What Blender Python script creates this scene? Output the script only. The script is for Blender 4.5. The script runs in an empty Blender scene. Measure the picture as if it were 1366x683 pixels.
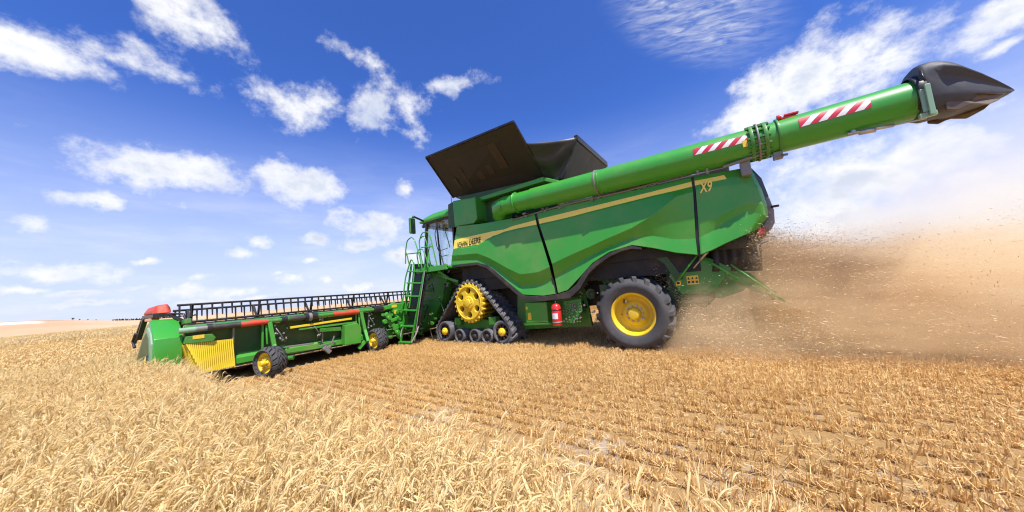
import bpy, bmesh, math, random
import numpy as np
from mathutils import Vector, Matrix
random.seed(7); RNG = np.random.default_rng(7)
D = bpy.data
SC = bpy.context.scene
COL = SC.collection
R_ = math.radians

# ------------------------------------------------------------------ camera
W0, H0 = 1366.0, 683.0
FPX = 403.155
RM = np.array([[0.81066424, 0.57944513, -0.0840644],
               [0.13228116, -0.04138894, 0.99034774],
               [0.57037284, -0.81395964, -0.11020221]])       # world -> camera
u_, s_, vt_ = np.linalg.svd(RM); RM = u_ @ vt_
CAM = np.array([0.0, 0.0, 1.5])
cd = D.cameras.new('camera'); cam = D.objects.new('camera', cd); COL.objects.link(cam)
m4 = Matrix([list(RM.T[i]) + [CAM[i]] for i in range(3)] + [[0, 0, 0, 1]])
cam.matrix_world = m4
cd.sensor_width = 36; cd.lens = 36 * FPX / W0; cd.clip_start = 0.05; cd.clip_end = 20000
SC.camera = cam

# ------------------------------------------------------------------ light
SUN = Vector((0.40, -0.25, 0.88)).normalized()
sl = D.lights.new('sun', 'SUN'); sl.energy = 4.6; sl.angle = R_(0.53); sl.color = (1.0, 0.955, 0.88)
so = D.objects.new('sun', sl); COL.objects.link(so); so.location = (0, -20, 40)
so.rotation_euler = SUN.to_track_quat('Z', 'Y').to_euler()
SC.view_settings.view_transform = 'Standard'; SC.view_settings.look = 'None'
SC.view_settings.exposure = 0.5; SC.view_settings.gamma = 1
SC.cycles.volume_step_rate = 2.0; SC.cycles.volume_max_steps = 64
SC.cycles.volume_bounces = 3; SC.cycles.max_bounces = 5; SC.cycles.diffuse_bounces = 3
SC.cycles.glossy_bounces = 2; SC.cycles.transmission_bounces = 3; SC.cycles.transparent_max_bounces = 8
SC.cycles.use_denoising = True
SC.cycles.pixel_filter_type = 'BLACKMAN_HARRIS'; SC.cycles.filter_width = 1.15
SC.cycles.sample_clamp_indirect = 4.0

def ray(px, py):
    d = np.array([px - W0 / 2, -(py - H0 / 2), -FPX]); return RM.T @ d
def aty(px, py, y):
    d = ray(px, py); return Vector(CAM + d * y / d[1])
def atx(px, py, x):
    d = ray(px, py); return Vector(CAM + d * x / d[0])
def atz(px, py, z):
    d = ray(px, py); return Vector(CAM + d * (z - 1.5) / d[2])

# ------------------------------------------------------------------ node helpers
class NT:
    def __init__(s, tree): s.t = tree; s.n = tree.nodes; s.l = tree.links
    def new(s, ty, **kw):
        n = s.n.new(ty)
        for k, v in kw.items(): setattr(n, k, v)
        return n
    def put(s, sock, v):
        if v is None: return
        if hasattr(v, 'is_output') or isinstance(v, bpy.types.NodeSocket): s.l.new(v, sock)
        else: sock.default_value = v
    def math(s, op, a, b=None, c=None, clamp=False):
        n = s.new('ShaderNodeMath', operation=op, use_clamp=clamp)
        for i, v in enumerate((a, b, c)):
            if v is not None: s.put(n.inputs[i], v)
        return n.outputs[0]
    def vmath(s, op, a, b=None, out=0):
        n = s.new('ShaderNodeVectorMath', operation=op)
        s.put(n.inputs[0], a)
        if b is not None:
            s.put(n.inputs[3 if op == 'SCALE' else 1], b)
        return n.outputs['Value'] if op in ('DOT_PRODUCT', 'LENGTH') else n.outputs[0]
    def noise(s, vec, scale, detail=4, rough=0.5, dim='3D', dist=0.0):
        n = s.new('ShaderNodeTexNoise', noise_dimensions=dim)
        if vec is not None: s.l.new(vec, n.inputs['Vector'])
        n.inputs['Scale'].default_value = scale; n.inputs['Detail'].default_value = detail
        n.inputs['Roughness'].default_value = rough; n.inputs['Distortion'].default_value = dist
        return n
    def mix(s, f, a, b, mode='MIX'):
        n = s.new('ShaderNodeMix', data_type='RGBA', blend_type=mode)
        s.put(n.inputs[0], f); s.put(n.inputs[6], a if not isinstance(a, tuple) else (*a[:3], 1)); s.put(n.inputs[7], b if not isinstance(b, tuple) else (*b[:3], 1))
        return n.outputs[2]
    def ramp(s, f, lo, hi, a=0.0, b=1.0, smooth=True):
        n = s.new('ShaderNodeMapRange', interpolation_type='SMOOTHSTEP' if smooth else 'LINEAR')
        s.put(n.inputs[0], f); n.inputs[1].default_value = lo; n.inputs[2].default_value = hi
        n.inputs[3].default_value = a; n.inputs[4].default_value = b
        return n.outputs[0]

# ------------------------------------------------------------------ world: sky with clouds
world = D.worlds.new('World'); SC.world = world; world.use_nodes = True
w = NT(world.node_tree); w.n.clear()
sky = w.new('ShaderNodeTexSky', sky_type='NISHITA', sun_disc=False)
sky.sun_elevation = math.asin(SUN.z); sky.sun_rotation = math.atan2(SUN.x, SUN.y)
sky.air_density = 1.0; sky.dust_density = 0.6; sky.ozone_density = 3.0; sky.altitude = 300
tc = w.new('ShaderNodeTexCoord'); dirv = tc.outputs['Generated']
sep = w.new('ShaderNodeSeparateXYZ'); w.l.new(dirv, sep.inputs[0])
el = sep.outputs[2]
# anisotropic coordinates: compress towards the horizon as a flat cloud deck does
nz1 = w.noise(dirv, 9.0, 7, 0.62)
nz2 = w.noise(dirv, 3.4, 3, 0.5)
warp = w.vmath('SUBTRACT', nz1.outputs['Color'], (0.5, 0.5, 0.5))
warp2 = w.vmath('SUBTRACT', nz2.outputs['Color'], (0.5, 0.5, 0.5))
wd = w.vmath('ADD', dirv, w.vmath('SCALE', warp, 0.060))
wd = w.vmath('ADD', wd, w.vmath('SCALE', warp2, 0.05))
CL = [  # px, py, half width, half height, tilt deg, strength
 (30, 60, 85, 48, 8, 1.0), (245, 22, 92, 48, -18, 1.0), (222, 98, 75, 26, -12, .62), (185, 226, 112, 36, 0, 1.0), (288, 240, 72, 34, -5, .95),
 (392, 246, 72, 36, 3, 1.05), (130, 271, 52, 13, -4, 1.0), (402, 143, 60, 50, 25, .60), (500, 140, 36, 52, -35, .86),
 (548, 152, 45, 30, -40, .66), (600, 112, 62, 14, 10, .66), (500, 90, 22, 20, 0, .45), (450, 58, 26, 14, 0, .42),
 (1075, 105, 160, 62, 14, 1.1), (1190, 75, 110, 40, 10, .8), (1000, 150, 70, 34, 0, .95), (1150, 240, 200, 70, 6, 1.05), (1110, 300, 220, 60, 0, 1.0), (1230, 200, 130, 60, 0, .8), (1330, 25, 80, 36, -10, .9), (1335, 62, 40, 12, 20, .7),
 (1340, 285, 110, 50, 0, .95), (495, 300, 58, 20, 0, 1.05), (482, 326, 26, 9, 0, .8), (426, 319, 17, 9, 0, .95), (535, 250, 12, 12, 0, .7),
 (332, 343, 20, 8, 0, .9), (350, 327, 18, 8, 0, .8), (60, 360, 90, 12, 0, .85), (150, 366, 60, 9, 0, .6), (55, 303, 26, 10, 0, .5), (245, 279, 16, 7, 0, .55),
 (320, 388, 45, 8, 0, .85), (235, 388, 55, 8, 0, .6), (395, 373, 34, 8, 0, .75), (440, 374, 14, 6, 0, .7), (470, 385, 24, 6, 0, .7), (545, 345, 30, 9, 0, .8), (270, 372, 24, 6, 0, .6), (375, 366, 18, 5, 0, .6), (180, 380, 26, 5, 0, .5), (1290, 240, 90, 30, 0, .5), (1060, 215, 90, 30, 15, .6)]
mask = None
for (px, py, hw, hh, ti, st) in CL + [(90, 388, 40, 6, 0, .8), (285, 400, 60, 5, 0, .7), (200, 352, 20, 5, 0, .7), (420, 352, 12, 5, 0, .7), (120, 400, 60, 5, 0, .6), (450, 398, 40, 5, 0, .7), (20, 385, 40, 6, 0, .8), (345, 398, 40, 5, 0, .8)]:
    if hh <= 12: hw, hh, st = hw * 1.2, hh * 1.3, st * 1.15
    r = ray(px, py); c = r / np.linalg.norm(r)
    ct, sn = math.cos(R_(ti)), math.sin(R_(ti))
    a = ray(px + hw * ct, py - hw * sn); a = a / np.linalg.norm(a) - c
    b = ray(px - hh * sn, py - hh * ct); b = b / np.linalg.norm(b) - c
    a = a / (a @ a); b = b / (b @ b)
    q = w.vmath('SUBTRACT', wd, tuple(c))
    cv = w.new('ShaderNodeCombineXYZ')
    w.l.new(w.vmath('DOT_PRODUCT', q, tuple(a)), cv.inputs[0]); w.l.new(w.vmath('DOT_PRODUCT', q, tuple(b)), cv.inputs[1])
    ln = w.vmath('LENGTH', cv.outputs[0])
    m = w.math('MULTIPLY_ADD', ln, -st * .9, st)
    # small ones must not show on the far side of the sphere
    mask = m if mask is None else w.math('MAXIMUM', mask, m)
# general thin veil low over the horizon to the right and faint scraps elsewhere
det = w.noise(w.vmath('MULTIPLY', dirv, (1, 1, 1.25)), 12.0, 11, 0.64)
det2 = w.noise(w.vmath('ADD', w.vmath('MULTIPLY', dirv, (1, 1, 1.5)), (0.0, 0.0, 0.06)), 5.0, 8, 0.6)
val = w.math('ADD', mask, w.math('MULTIPLY_ADD', det.outputs[0], 2.3, -1.15))
dens = w.ramp(val, 0.06, 0.90)
# high cirrus
rc = ray(925, 15); cc = rc / np.linalg.norm(rc)
aa = ray(1100, -25); aa = aa / np.linalg.norm(aa) - cc; bb = ray(965, -85); bb = bb / np.linalg.norm(bb) - cc
aa = aa / (aa @ aa); bb = bb / (bb @ bb)
q = w.vmath('SUBTRACT', dirv, tuple(cc)); cv = w.new('ShaderNodeCombineXYZ')
du, dv = w.vmath('DOT_PRODUCT', q, tuple(aa)), w.vmath('DOT_PRODUCT', q, tuple(bb))
w.l.new(du, cv.inputs[0]); w.l.new(dv, cv.inputs[1])
cl_ = w.math('SUBTRACT', 1.0, w.vmath('LENGTH', cv.outputs[0]))
cv2 = w.new('ShaderNodeCombineXYZ'); w.l.new(w.math('ADD', w.math('MULTIPLY', du, 3.0), w.math('MULTIPLY', dv, 2.5)), cv2.inputs[0]); w.l.new(w.math('ADD', w.math('MULTIPLY', dv, 13.0), w.math('MULTIPLY', du, -9.0)), cv2.inputs[1])
rip = w.noise(cv2.outputs[0], 0.9, 6, 0.55, dist=.8)
cirrus = w.math('MULTIPLY', w.ramp(cl_, 0.0, 0.75), w.ramp(rip.outputs[0], 0.22, 0.95), clamp=True)
cirrus = w.math('MULTIPLY', cirrus, 0.75)
veiln = w.noise(w.vmath('MULTIPLY', dirv, (1, 1, 5)), 3.0, 7, 0.6)
veil = w.math('MULTIPLY', w.ramp(veiln.outputs[0], 0.42, 0.75), w.ramp(el, 0.5, 0.02), clamp=True)
veil = w.math('MULTIPLY', veil, 0.45)
dens = w.math('MAXIMUM', w.math('MAXIMUM', dens, cirrus), veil)
shade = w.ramp(w.math('ADD', w.math('MULTIPLY', det2.outputs[0], 1.0), w.math('MULTIPLY', w.ramp(val, 0.3, 1.6), -0.30)), 0.22, 0.50)
hsv = w.new('ShaderNodeHueSaturation'); w.l.new(sky.outputs[0], hsv.inputs['Color'])
hsv.inputs['Saturation'].default_value = 1.12; hsv.inputs['Value'].default_value = 1.0
blue = w.mix(1.0, hsv.outputs[0], (0.84, 1.12, 1.95), 'MULTIPLY')
# horizon haze of the air itself
hz = w.ramp(el, 0.52, -0.04, 0.0, 0.92)
base = w.mix(hz, blue, (6.9, 7.6, 9.8))
cloudc = w.mix(shade, (6.6, 7.2, 8.6), (9.7, 9.8, 10.0))
full = w.mix(dens, base, cloudc)
bg = w.new('ShaderNodeBackground'); w.l.new(full, bg.inputs[0]); bg.inputs[1].default_value = 0.075
wo = w.new('ShaderNodeOutputWorld'); w.l.new(bg.outputs[0], wo.inputs[0])
world.cycles.sampling_method = 'MANUAL'; world.cycles.sample_map_resolution = 512

# ------------------------------------------------------------------ materials
def mat(name, col, rough=0.5, metal=0.0, coat=0.0, dust=0.0, dustcol=(0.42, 0.30, 0.17), var=0.15, nscale=6.0, bump=0.0, bscale=40.0, spec=0.5):
    m = D.materials.new(name); m.use_nodes = True
    t = NT(m.node_tree); b = t.n['Principled BSDF']
    tcn = t.new('ShaderNodeTexCoord'); vec = tcn.outputs['Object']
    n1 = t.noise(vec, nscale, 5, 0.6)
    c2 = tuple(min(1, x * (1 - var)) for x in col); c3 = tuple(min(1, x * (1 + var)) for x in col)
    colr = t.mix(n1.outputs[0], c2, c3)
    if dust > 0:
        n2 = t.noise(vec, nscale * 0.45, 7, 0.7)
        f = t.ramp(n2.outputs[0], 0.42, 0.80, 0.12 * dust, dust)
        n3 = t.noise(vec, nscale * 16, 3, 0.6)
        f2 = t.math('MAXIMUM', f, t.ramp(n3.outputs[0], 0.66, 0.74, 0.0, dust * 0.9))
        colr = t.mix(f2, colr, dustcol)
        t.put(b.inputs['Roughness'], t.ramp(f2, 0, 0.5, rough, min(1, rough + 0.35), False))
    else:
        t.put(b.inputs['Roughness'], t.ramp(n1.outputs[0], 0.3, 0.7, rough * 0.85, min(1, rough * 1.2)))
    t.l.new(colr, b.inputs['Base Color'])
    b.inputs['Metallic'].default_value = metal; b.inputs['Coat Weight'].default_value = coat
    b.inputs['Coat Roughness'].default_value = 0.12
    b.inputs['Specular IOR Level'].default_value = spec
    if bump > 0:
        n4 = t.noise(vec, bscale, 4, 0.6); bp = t.new('ShaderNodeBump'); bp.inputs['Strength'].default_value = bump; bp.inputs['Distance'].default_value = 0.01
        t.l.new(n4.outputs[0], bp.inputs['Height']); t.l.new(bp.outputs[0], b.inputs['Normal'])
    return m
M = {}
M['green'] = mat('green_paint', (0.024, 0.31, 0.018), 0.38, 0, 0.35, 0.28, var=0.1, nscale=1.6)
M['green2'] = mat('green_paint_frame', (0.016, 0.21, 0.014), 0.42, 0, 0.2, 0.30, var=0.15, nscale=3)
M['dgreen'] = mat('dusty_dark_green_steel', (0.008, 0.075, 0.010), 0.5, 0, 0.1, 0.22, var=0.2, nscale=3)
M['yellow'] = mat('yellow_paint', (0.84, 0.58, 0.010), 0.45, 0, 0.1, 0.42, var=0.08, nscale=5)
M['stripe'] = mat('yellow_stripe', (0.95, 0.76, 0.13), 0.4, var=0.04)
M['rubber'] = mat('rubber_tyre', (0.055, 0.055, 0.056), 0.75, 0, 0, 0.5, (0.15, 0.14, 0.13), bump=0.3)
M['track'] = mat('rubber_track_belt', (0.050, 0.050, 0.052), 0.7, 0, 0, 0.9, (0.36, 0.35, 0.34), bump=0.3)
M['black'] = mat('black_plastic', (0.012, 0.012, 0.013), 0.38, 0, 0, 0.10, var=0.2)
M['boot'] = mat('black_rubber_spout', (0.050, 0.053, 0.060), 0.5, 0, 0.0, 0.25, (0.12, 0.12, 0.125), var=0.2, bump=0.3, bscale=9)
M['trim'] = mat('dark_trim', (0.022, 0.023, 0.024), 0.5, 0, 0, 0.2, var=0.2)
M['dark'] = mat('dark_machinery', (0.010, 0.012, 0.011), 0.7, 0, 0, 0.12, var=0.4)
M['cover'] = mat('brown_black_cover_sheet', (0.018, 0.014, 0.011), 0.6, 0, 0, 0.35, (0.05, 0.032, 0.018), var=0.3, nscale=2)
M['tarp'] = mat('dark_grey_tarpaulin', (0.018, 0.018, 0.017), 0.42, 0, 0, 0.3, (0.06, 0.055, 0.045), var=0.3, nscale=3)
M['steel'] = mat('bare_steel', (0.50, 0.50, 0.48), 0.35, 0.8, 0, 0.2)
M['grey'] = mat('grey_metal', (0.22, 0.22, 0.21), 0.5, 0.3, 0, 0.3)
M['red'] = mat('red_paint', (0.62, 0.02, 0.02), 0.35, 0, 0.3, 0.06)
M['orange'] = mat('red_orange_plastic', (0.62, 0.055, 0.018), 0.5, 0, 0, 0.2)
M['amber'] = mat('amber_lens', (0.7, 0.22, 0.02), 0.25, 0, 0.4, 0.1)
M['white'] = mat('white_paint', (0.78, 0.78, 0.76), 0.45, 0, 0, 0.06)
M['decalred'] = mat('red_reflective', (0.55, 0.015, 0.04), 0.4, 0, 0.1, 0.05)
M['letter'] = mat('black_lettering', (0.008, 0.02, 0.008), 0.5)
M['palegreen'] = mat('glare_paled_green_plastic', (0.20, 0.36, 0.22), 0.35, 0, 0.4, 0.5, (0.50, 0.52, 0.44), nscale=2)  # base colour paled to imitate glare on the header's side cover
M['glass'] = mat('tinted_glass', (0.02, 0.03, 0.03), 0.08, 0, 0.5, 0.0)
M['bark'] = mat('bark', (0.08, 0.06, 0.04), 0.9)
M['leaf'] = mat('far_foliage', (0.035, 0.06, 0.025), 0.9, var=0.5)

def glassmat():
    m = D.materials.new('cab_glass'); m.use_nodes = True; t = NT(m.node_tree); t.n.clear()
    g = t.new('ShaderNodeBsdfGlossy'); g.inputs['Roughness'].default_value = 0.03; g.inputs[0].default_value = (0.9, 0.95, 0.95, 1)
    tr = t.new('ShaderNodeBsdfTransparent'); tr.inputs[0].default_value = (0.93, 0.96, 0.96, 1)
    fr = t.new('ShaderNodeValue'); fr.outputs[0].default_value = 0.10
    mx = t.new('ShaderNodeMixShader'); t.l.new(fr.outputs[0], mx.inputs[0]); t.l.new(tr.outputs[0], mx.inputs[1]); t.l.new(g.outputs[0], mx.inputs[2])
    o = t.new('ShaderNodeOutputMaterial'); t.l.new(mx.outputs[0], o.inputs[0]); return m
M['cabglass'] = glassmat()

def strawmat(name, c1, c2, c3, trans=0.25):
    m = D.materials.new(name); m.use_nodes = True; t = NT(m.node_tree); b = t.n['Principled BSDF']
    a = t.new('ShaderNodeAttribute', attribute_name='tone')
    oi = t.new('ShaderNodeObjectInfo')
    geo = t.new('ShaderNodeNewGeometry')
    big = t.noise(geo.outputs['Position'], 0.35, 3, 0.6)
    col = t.mix(a.outputs['Fac'], c1, c2)
    col = t.mix(t.ramp(big.outputs[0], 0.35, 0.7, 0, 0.55), col, c3)
    col = t.mix(t.math('MULTIPLY', oi.outputs['Random'], 0.25), col, c1)
    t.l.new(col, b.inputs['Base Color']); b.inputs['Roughness'].default_value = 0.6
    b.inputs['Specular IOR Level'].default_value = 0.35
    tl = t.new('ShaderNodeBsdfTranslucent'); t.l.new(col, tl.inputs[0])
    mx = t.new('ShaderNodeMixShader'); mx.inputs[0].default_value = trans
    t.l.new(b.outputs[0], mx.inputs[1]); t.l.new(tl.outputs[0], mx.inputs[2])
    t.l.new(mx.outputs[0], t.n['Material Output'].inputs[0]); return m
M['wheat'] = strawmat('ripe_wheat', (0.80, 0.55, 0.20), (0.99, 0.85, 0.50), (0.95, 0.74, 0.36), 0.38)
M['stubble'] = strawmat('cut_straw', (0.62, 0.37, 0.11), (0.97, 0.74, 0.37), (0.82, 0.54, 0.20), 0.28)
M['chaff'] = strawmat('chaff_flakes', (0.42, 0.24, 0.09), (0.95, 0.76, 0.46), (0.70, 0.46, 0.22), 0.3)

# ------------------------------------------------------------------ mesh builder
class MB:
    def __init__(s): s.v = []; s.f = []; s.mi = []; s.sm = []
    def add(s, vs, fs, mi=0, smooth=False):
        o = len(s.v); s.v += [tuple(v) for v in vs]; s.f += [tuple(i + o for i in f) for f in fs]
        s.mi += [mi] * len(fs); s.sm += [smooth] * len(fs); return s
    def hexa(s, p, mi=0):   # 8 points: bottom loop 0-3, top loop 4-7
        return s.add(p, [(3, 2, 1, 0), (4, 5, 6, 7), (0, 1, 5, 4), (1, 2, 6, 5), (2, 3, 7, 6), (3, 0, 4, 7)], mi)
    def box(s, lo, hi, mi=0, rot=None, piv=None):
        (x0, y0, z0), (x1, y1, z1) = lo, hi
        p = [Vector(q) for q in ((x0, y0, z0), (x1, y0, z0), (x1, y1, z0), (x0, y1, z0), (x0, y0, z1), (x1, y0, z1), (x1, y1, z1), (x0, y1, z1))]
        if rot is not None:
            c = Vector(piv) if piv is not None else (p[0] + p[6]) / 2
            p = [rot @ (q - c) + c for q in p]
        return s.hexa(p, mi)
    def bar(s, a, b, w, h, mi=0, up=(0, 0, 1)):  # rectangular bar between points
        a, b = Vector(a), Vector(b); d = (b - a).normalized(); u = Vector(up)
        if abs(d.dot(u)) > 0.98: u = Vector((1, 0, 0))
        x = d.cross(u).normalized(); y = x.cross(d).normalized()
        p = [a - x * w / 2 - y * h / 2, a + x * w / 2 - y * h / 2, a + x * w / 2 + y * h / 2, a - x * w / 2 + y * h / 2]
        q = [k + (b - a) for k in p]
        return s.hexa([p[3], p[2], p[1], p[0], q[3], q[2], q[1], q[0]], mi)
    def tube(s, pts, r, n=10, mi=0, cap=True, smooth=True):
        pts = [Vector(p) for p in pts]; rs = r if isinstance(r, (list, tuple)) else [r] * len(pts)
        vs = []; N = len(pts); x = None
        for i, p in enumerate(pts):
            d = (pts[min(i + 1, N - 1)] - pts[max(i - 1, 0)])
            if d.length < 1e-9: d = Vector((0, 0, 1))
            d.normalize()
            if x is None:
                u = Vector((0, 0, 1)) if abs(d.z) < 0.95 else Vector((1, 0, 0)); x = d.cross(u).normalized()
            else: x = (x - d * x.dot(d)).normalized()
            y = x.cross(d)
            vs += [p + (x * math.cos(2 * math.pi * k / n) + y * math.sin(2 * math.pi * k / n)) * rs[i] for k in range(n)]
        fs = [(i * n + k, i * n + (k + 1) % n, (i + 1) * n + (k + 1) % n, (i + 1) * n + k) for i in range(N - 1) for k in range(n)]
        s.add(vs, fs, mi, smooth)
        if cap:
            s.add(vs[:n], [tuple(range(n))[::-1]], mi); s.add(vs[-n:], [tuple(range(n))], mi)
        return s
    def lathe(s, c, prof, n=48, mi=0, axis='y', smooth=True, a0=0.0):  # prof: (offset along axis, radius)
        c = Vector(c); vs = []
        for (o, r) in prof:
            for k in range(n):
                t = a0 + 2 * math.pi * k / n; u, v = r * math.cos(t), r * math.sin(t)
                vs.append(c + (Vector((u, o, v)) if axis == 'y' else Vector((o, u, v)) if axis == 'x' else Vector((u, v, o))))
        fs = [(i * n + k, i * n + (k + 1) % n, (i + 1) * n + (k + 1) % n, (i + 1) * n + k) for i in range(len(prof) - 1) for k in range(n)]
        return s.add(vs, fs, mi, smooth)
    def prism(s, pts, off, mi=0):  # polygon (world points) extruded by vector
        pts = [Vector(p) for p in pts]; off = Vector(off); n = len(pts)
        vs = pts + [p + off for p in pts]
        return s.add(vs, [tuple(range(n))[::-1], tuple(range(n, 2 * n))] + [(i, (i + 1) % n, n + (i + 1) % n, n + i) for i in range(n)], mi)
    def loft(s, rings, mi=0, close=True, smooth=True, cap=False):
        n = len(rings[0]); vs = [p for r in rings for p in r]; m = n if close else n - 1
        s.add(vs, [(i * n + k, i * n + (k + 1) % n, (i + 1) * n + (k + 1) % n, (i + 1) * n + k) for i in range(len(rings) - 1) for k in range(m)], mi, smooth)
        if cap:
            s.add(rings[0], [tuple(range(n))[::-1]], mi); s.add(rings[-1], [tuple(range(n))], mi)
        return s
    def mirror(s, yc):
        m = MB(); m.v = [(x, 2 * yc - y, z) for x, y, z in s.v]; m.f = [f[::-1] for f in s.f]; m.mi = list(s.mi); m.sm = list(s.sm); return m
    def mesh(s, name, mats, origin=(0, 0, 0)):
        me = D.meshes.new(name); o = Vector(origin)
        me.from_pydata([tuple(Vector(v) - o) for v in s.v], [], s.f)
        for m in mats: me.materials.append(m)
        me.polygons.foreach_set('material_index', s.mi); me.polygons.foreach_set('use_smooth', s.sm)
        me.update(); return me

ORG = {}
def tag(o, label=None, cat=None, group=None, kind=None):
    if label: o['label'] = label
    if cat: o['category'] = cat
    if group: o['group'] = group
    if kind: o['kind'] = kind
    return o
def thing(name, loc, label, cat, group=None):
    o = D.objects.new(name, None); o.empty_display_size = 0.3; COL.objects.link(o); o.location = loc; ORG[o.name] = Vector(loc)
    return tag(o, label, cat, group)
SPLIT = {'adapter_fitting', 'reinforcing_rib', 'drive_tube', 'cradle_support', 'warning_mark', 'gas_strut', 'wheel_nut', 'cradle_fitting', 'joint_bolt', 'rib', 'work_lamp', 'cab_pillar', 'cab_window', 'spreader_arm', 'hose_bundle', 'linkage', 'rear_wiring', 'hydraulic_hose', 'hose_fitting', 'gearbox', 'feeder_hose', 'valve_block', 'feeder_fitting', 'wheel_axle', 'bolt_cluster', 'spout_cylinder', 'reel_finger', 'lower_frame', 'hub_bolt', 'deck_bit'}
def islands(mb):
    key = {}; rep = []
    for v in mb.v: rep.append(key.setdefault(tuple(round(c, 4) for c in v), len(key)))
    par = list(range(len(key)))
    def find(a):
        while par[a] != a: par[a] = par[par[a]]; a = par[a]
        return a
    for f in mb.f:
        a = find(rep[f[0]])
        for i in f[1:]: par[find(rep[i])] = a
    out = {}
    for f, mi, sm in zip(mb.f, mb.mi, mb.sm):
        m = out.setdefault(find(rep[f[0]]), (MB(), {})); idx = []
        for i in f:
            if i not in m[1]: m[1][i] = len(m[0].v); m[0].v.append(mb.v[i])
            idx.append(m[1][i])
        m[0].f.append(tuple(idx)); m[0].mi.append(mi); m[0].sm.append(sm)
    return [m for m, _ in out.values()]
def part(name, mb, mats, parent=None, **kw):
    if name in SPLIT:
        r = None
        for m in islands(mb): r = part1(name, m, mats, parent, **kw)
        return r
    return part1(name, mb, mats, parent, **kw)
def part1(name, mb, mats, parent=None, bevel=0.0, label=None, loc=None, fix=True, autosmooth=None, sub=0):
    """mb is in world coordinates; the object is placed so that it lies at those coordinates under its parent"""
    if not isinstance(mats, (list, tuple)): mats = [mats]
    mats = [M[m] if isinstance(m, str) else m for m in mats]
    org = ORG[parent.name] if parent is not None else (Vector(loc) if loc is not None else Vector((0, 0, 0)))
    me = mb.mesh(name, mats, org)
    if fix:
        bm = bmesh.new(); bm.from_mesh(me); bmesh.ops.remove_doubles(bm, verts=bm.verts, dist=1e-5)
        bmesh.ops.recalc_face_normals(bm, faces=bm.faces); bm.to_mesh(me); bm.free()
    o = D.objects.new(name, me); COL.objects.link(o)
    if parent is not None: o.parent = parent; ORG[o.name] = org
    else: o.location = org; ORG[o.name] = org
    if sub:
        sm = o.modifiers.new('subdivision', 'SUBSURF'); sm.levels = sm.render_levels = sub
    if bevel > 0:
        b = o.modifiers.new('bevel', 'BEVEL'); b.width = bevel; b.segments = 2; b.limit_method = 'ANGLE'; b.angle_limit = R_(35); b.harden_normals = False
    if label: o['label'] = label
    return o
def holder(name, parent):
    o = D.objects.new(name, None); COL.objects.link(o); o.parent = parent; o.empty_display_size = 0.1; ORG[o.name] = ORG[parent.name]; return o
def copy_tree(o, parent=None, off=None):
    c = o.copy(); COL.objects.link(c)
    if parent is not None: c.parent = parent
    if off is not None: c.location = o.location + Vector(off)
    for ch in list(o.children): copy_tree(ch, c)
    return c

def arc(c, r, a0, a1, n, y):
    return [(c[0] + r * math.cos(R_(a0 + (a1 - a0) * i / n)), y, c[1] + r * math.sin(R_(a0 + (a1 - a0) * i / n))) for i in range(n + 1)]

def text_mesh(txt, origin, xdir, updir, size, depth, name, mats, parent, bold=0.0, xs=1.0, shear=0.0):
    cu = D.curves.new(name, 'FONT'); cu.body = txt; cu.size = 1.0; cu.extrude = 0.5; cu.offset = bold; cu.shear = shear
    cu.resolution_u = 4
    to = D.objects.new(name, cu); COL.objects.link(to)
    dg = bpy.context.evaluated_depsgraph_get(); me = D.meshes.new_from_object(to.evaluated_get(dg))
    D.objects.remove(to); D.curves.remove(cu)
    x = Vector(xdir).normalized(); u = Vector(updir); u = (u - x * u.dot(x)).normalized(); n = x.cross(u)
    org = ORG[parent.name]
    for v in me.vertices:
        a, b, c = v.co; v.co = Vector(origin) + x * (a * size * xs) + u * (b * size) + n * (c * depth) - org
    me.materials.clear(); me.materials.append(M[mats]); me.update()
    o = D.objects.new(name, me); COL.objects.link(o); o.parent = parent; ORG[o.name] = org; return o
#SECTIONS
# ================================================================== GROUND
def elev(az):   # apparent elevation of the far hill, az measured from -X towards +Y (radians)
    d = math.degrees(az)
    t = min(max((5.0 - d) / 9.5, 0.0), 2.2)
    return 0.0022 + 0.0165 * t * t * (3 - 2 * t) / 1.0 if t < 1 else 0.0187 + 0.004 * (t - 1)
def ground_h(x, y):
    r = math.hypot(x, y); az = math.atan2(y, -x)
    h = 0.0
    s = min(max((r - 62) / 24.0, 0), 1); s = s * s * (3 - 2 * s)
    cut = (1.35 < y < 15.6 and x > -10.5)
    h += s * (0.08 if cut else 0.54)
    if r > 140:
        t = r - 140
        dip = -0.012 * min(t, 420)
        h += dip
        if r > 560:
            u = min((r - 560) / 3000.0, 1.0)
            e = elev(az) if math.cos(az) > 0 else 0.0022
            top = e * 3560 + 5.0
            h += (u ** 0.75) * top
        if r > 3560: h -= (r - 3560) * 0.02
    return h
rs = [0, 1.5, 3, 5, 8, 12, 18, 26, 36, 48, 60, 66, 72, 78, 84, 90, 110, 140, 180, 240, 320, 430, 560, 640, 740, 860, 1000, 1180, 1400, 1700, 2100, 2600, 3100, 3560, 4200, 5600]
NA = 360
g = MB(); ring = []
vs = []; 
for r in rs:
    for k in range(NA):
        a = 2 * math.pi * k / NA; x, y = -r * math.cos(a), r * math.sin(a)
        vs.append((x, y, ground_h(x, y)))
fs = [(i * NA + k, i * NA + (k + 1) % NA, (i + 1) * NA + (k + 1) % NA, (i + 1) * NA + k) for i in range(len(rs) - 1) for k in range(NA)]
g.add(vs, fs, 0, True)
gm = D.materials.new('field_ground'); gm.use_nodes = True; t = NT(gm.node_tree); b = t.n['Principled BSDF']
geo = t.new('ShaderNodeNewGeometry'); pos = geo.outputs['Position']; sp = t.new('ShaderNodeSeparateXYZ'); t.l.new(pos, sp.inputs[0])
rad = t.vmath('LENGTH', t.vmath('MULTIPLY', pos, (1, 1, 0)))
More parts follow.
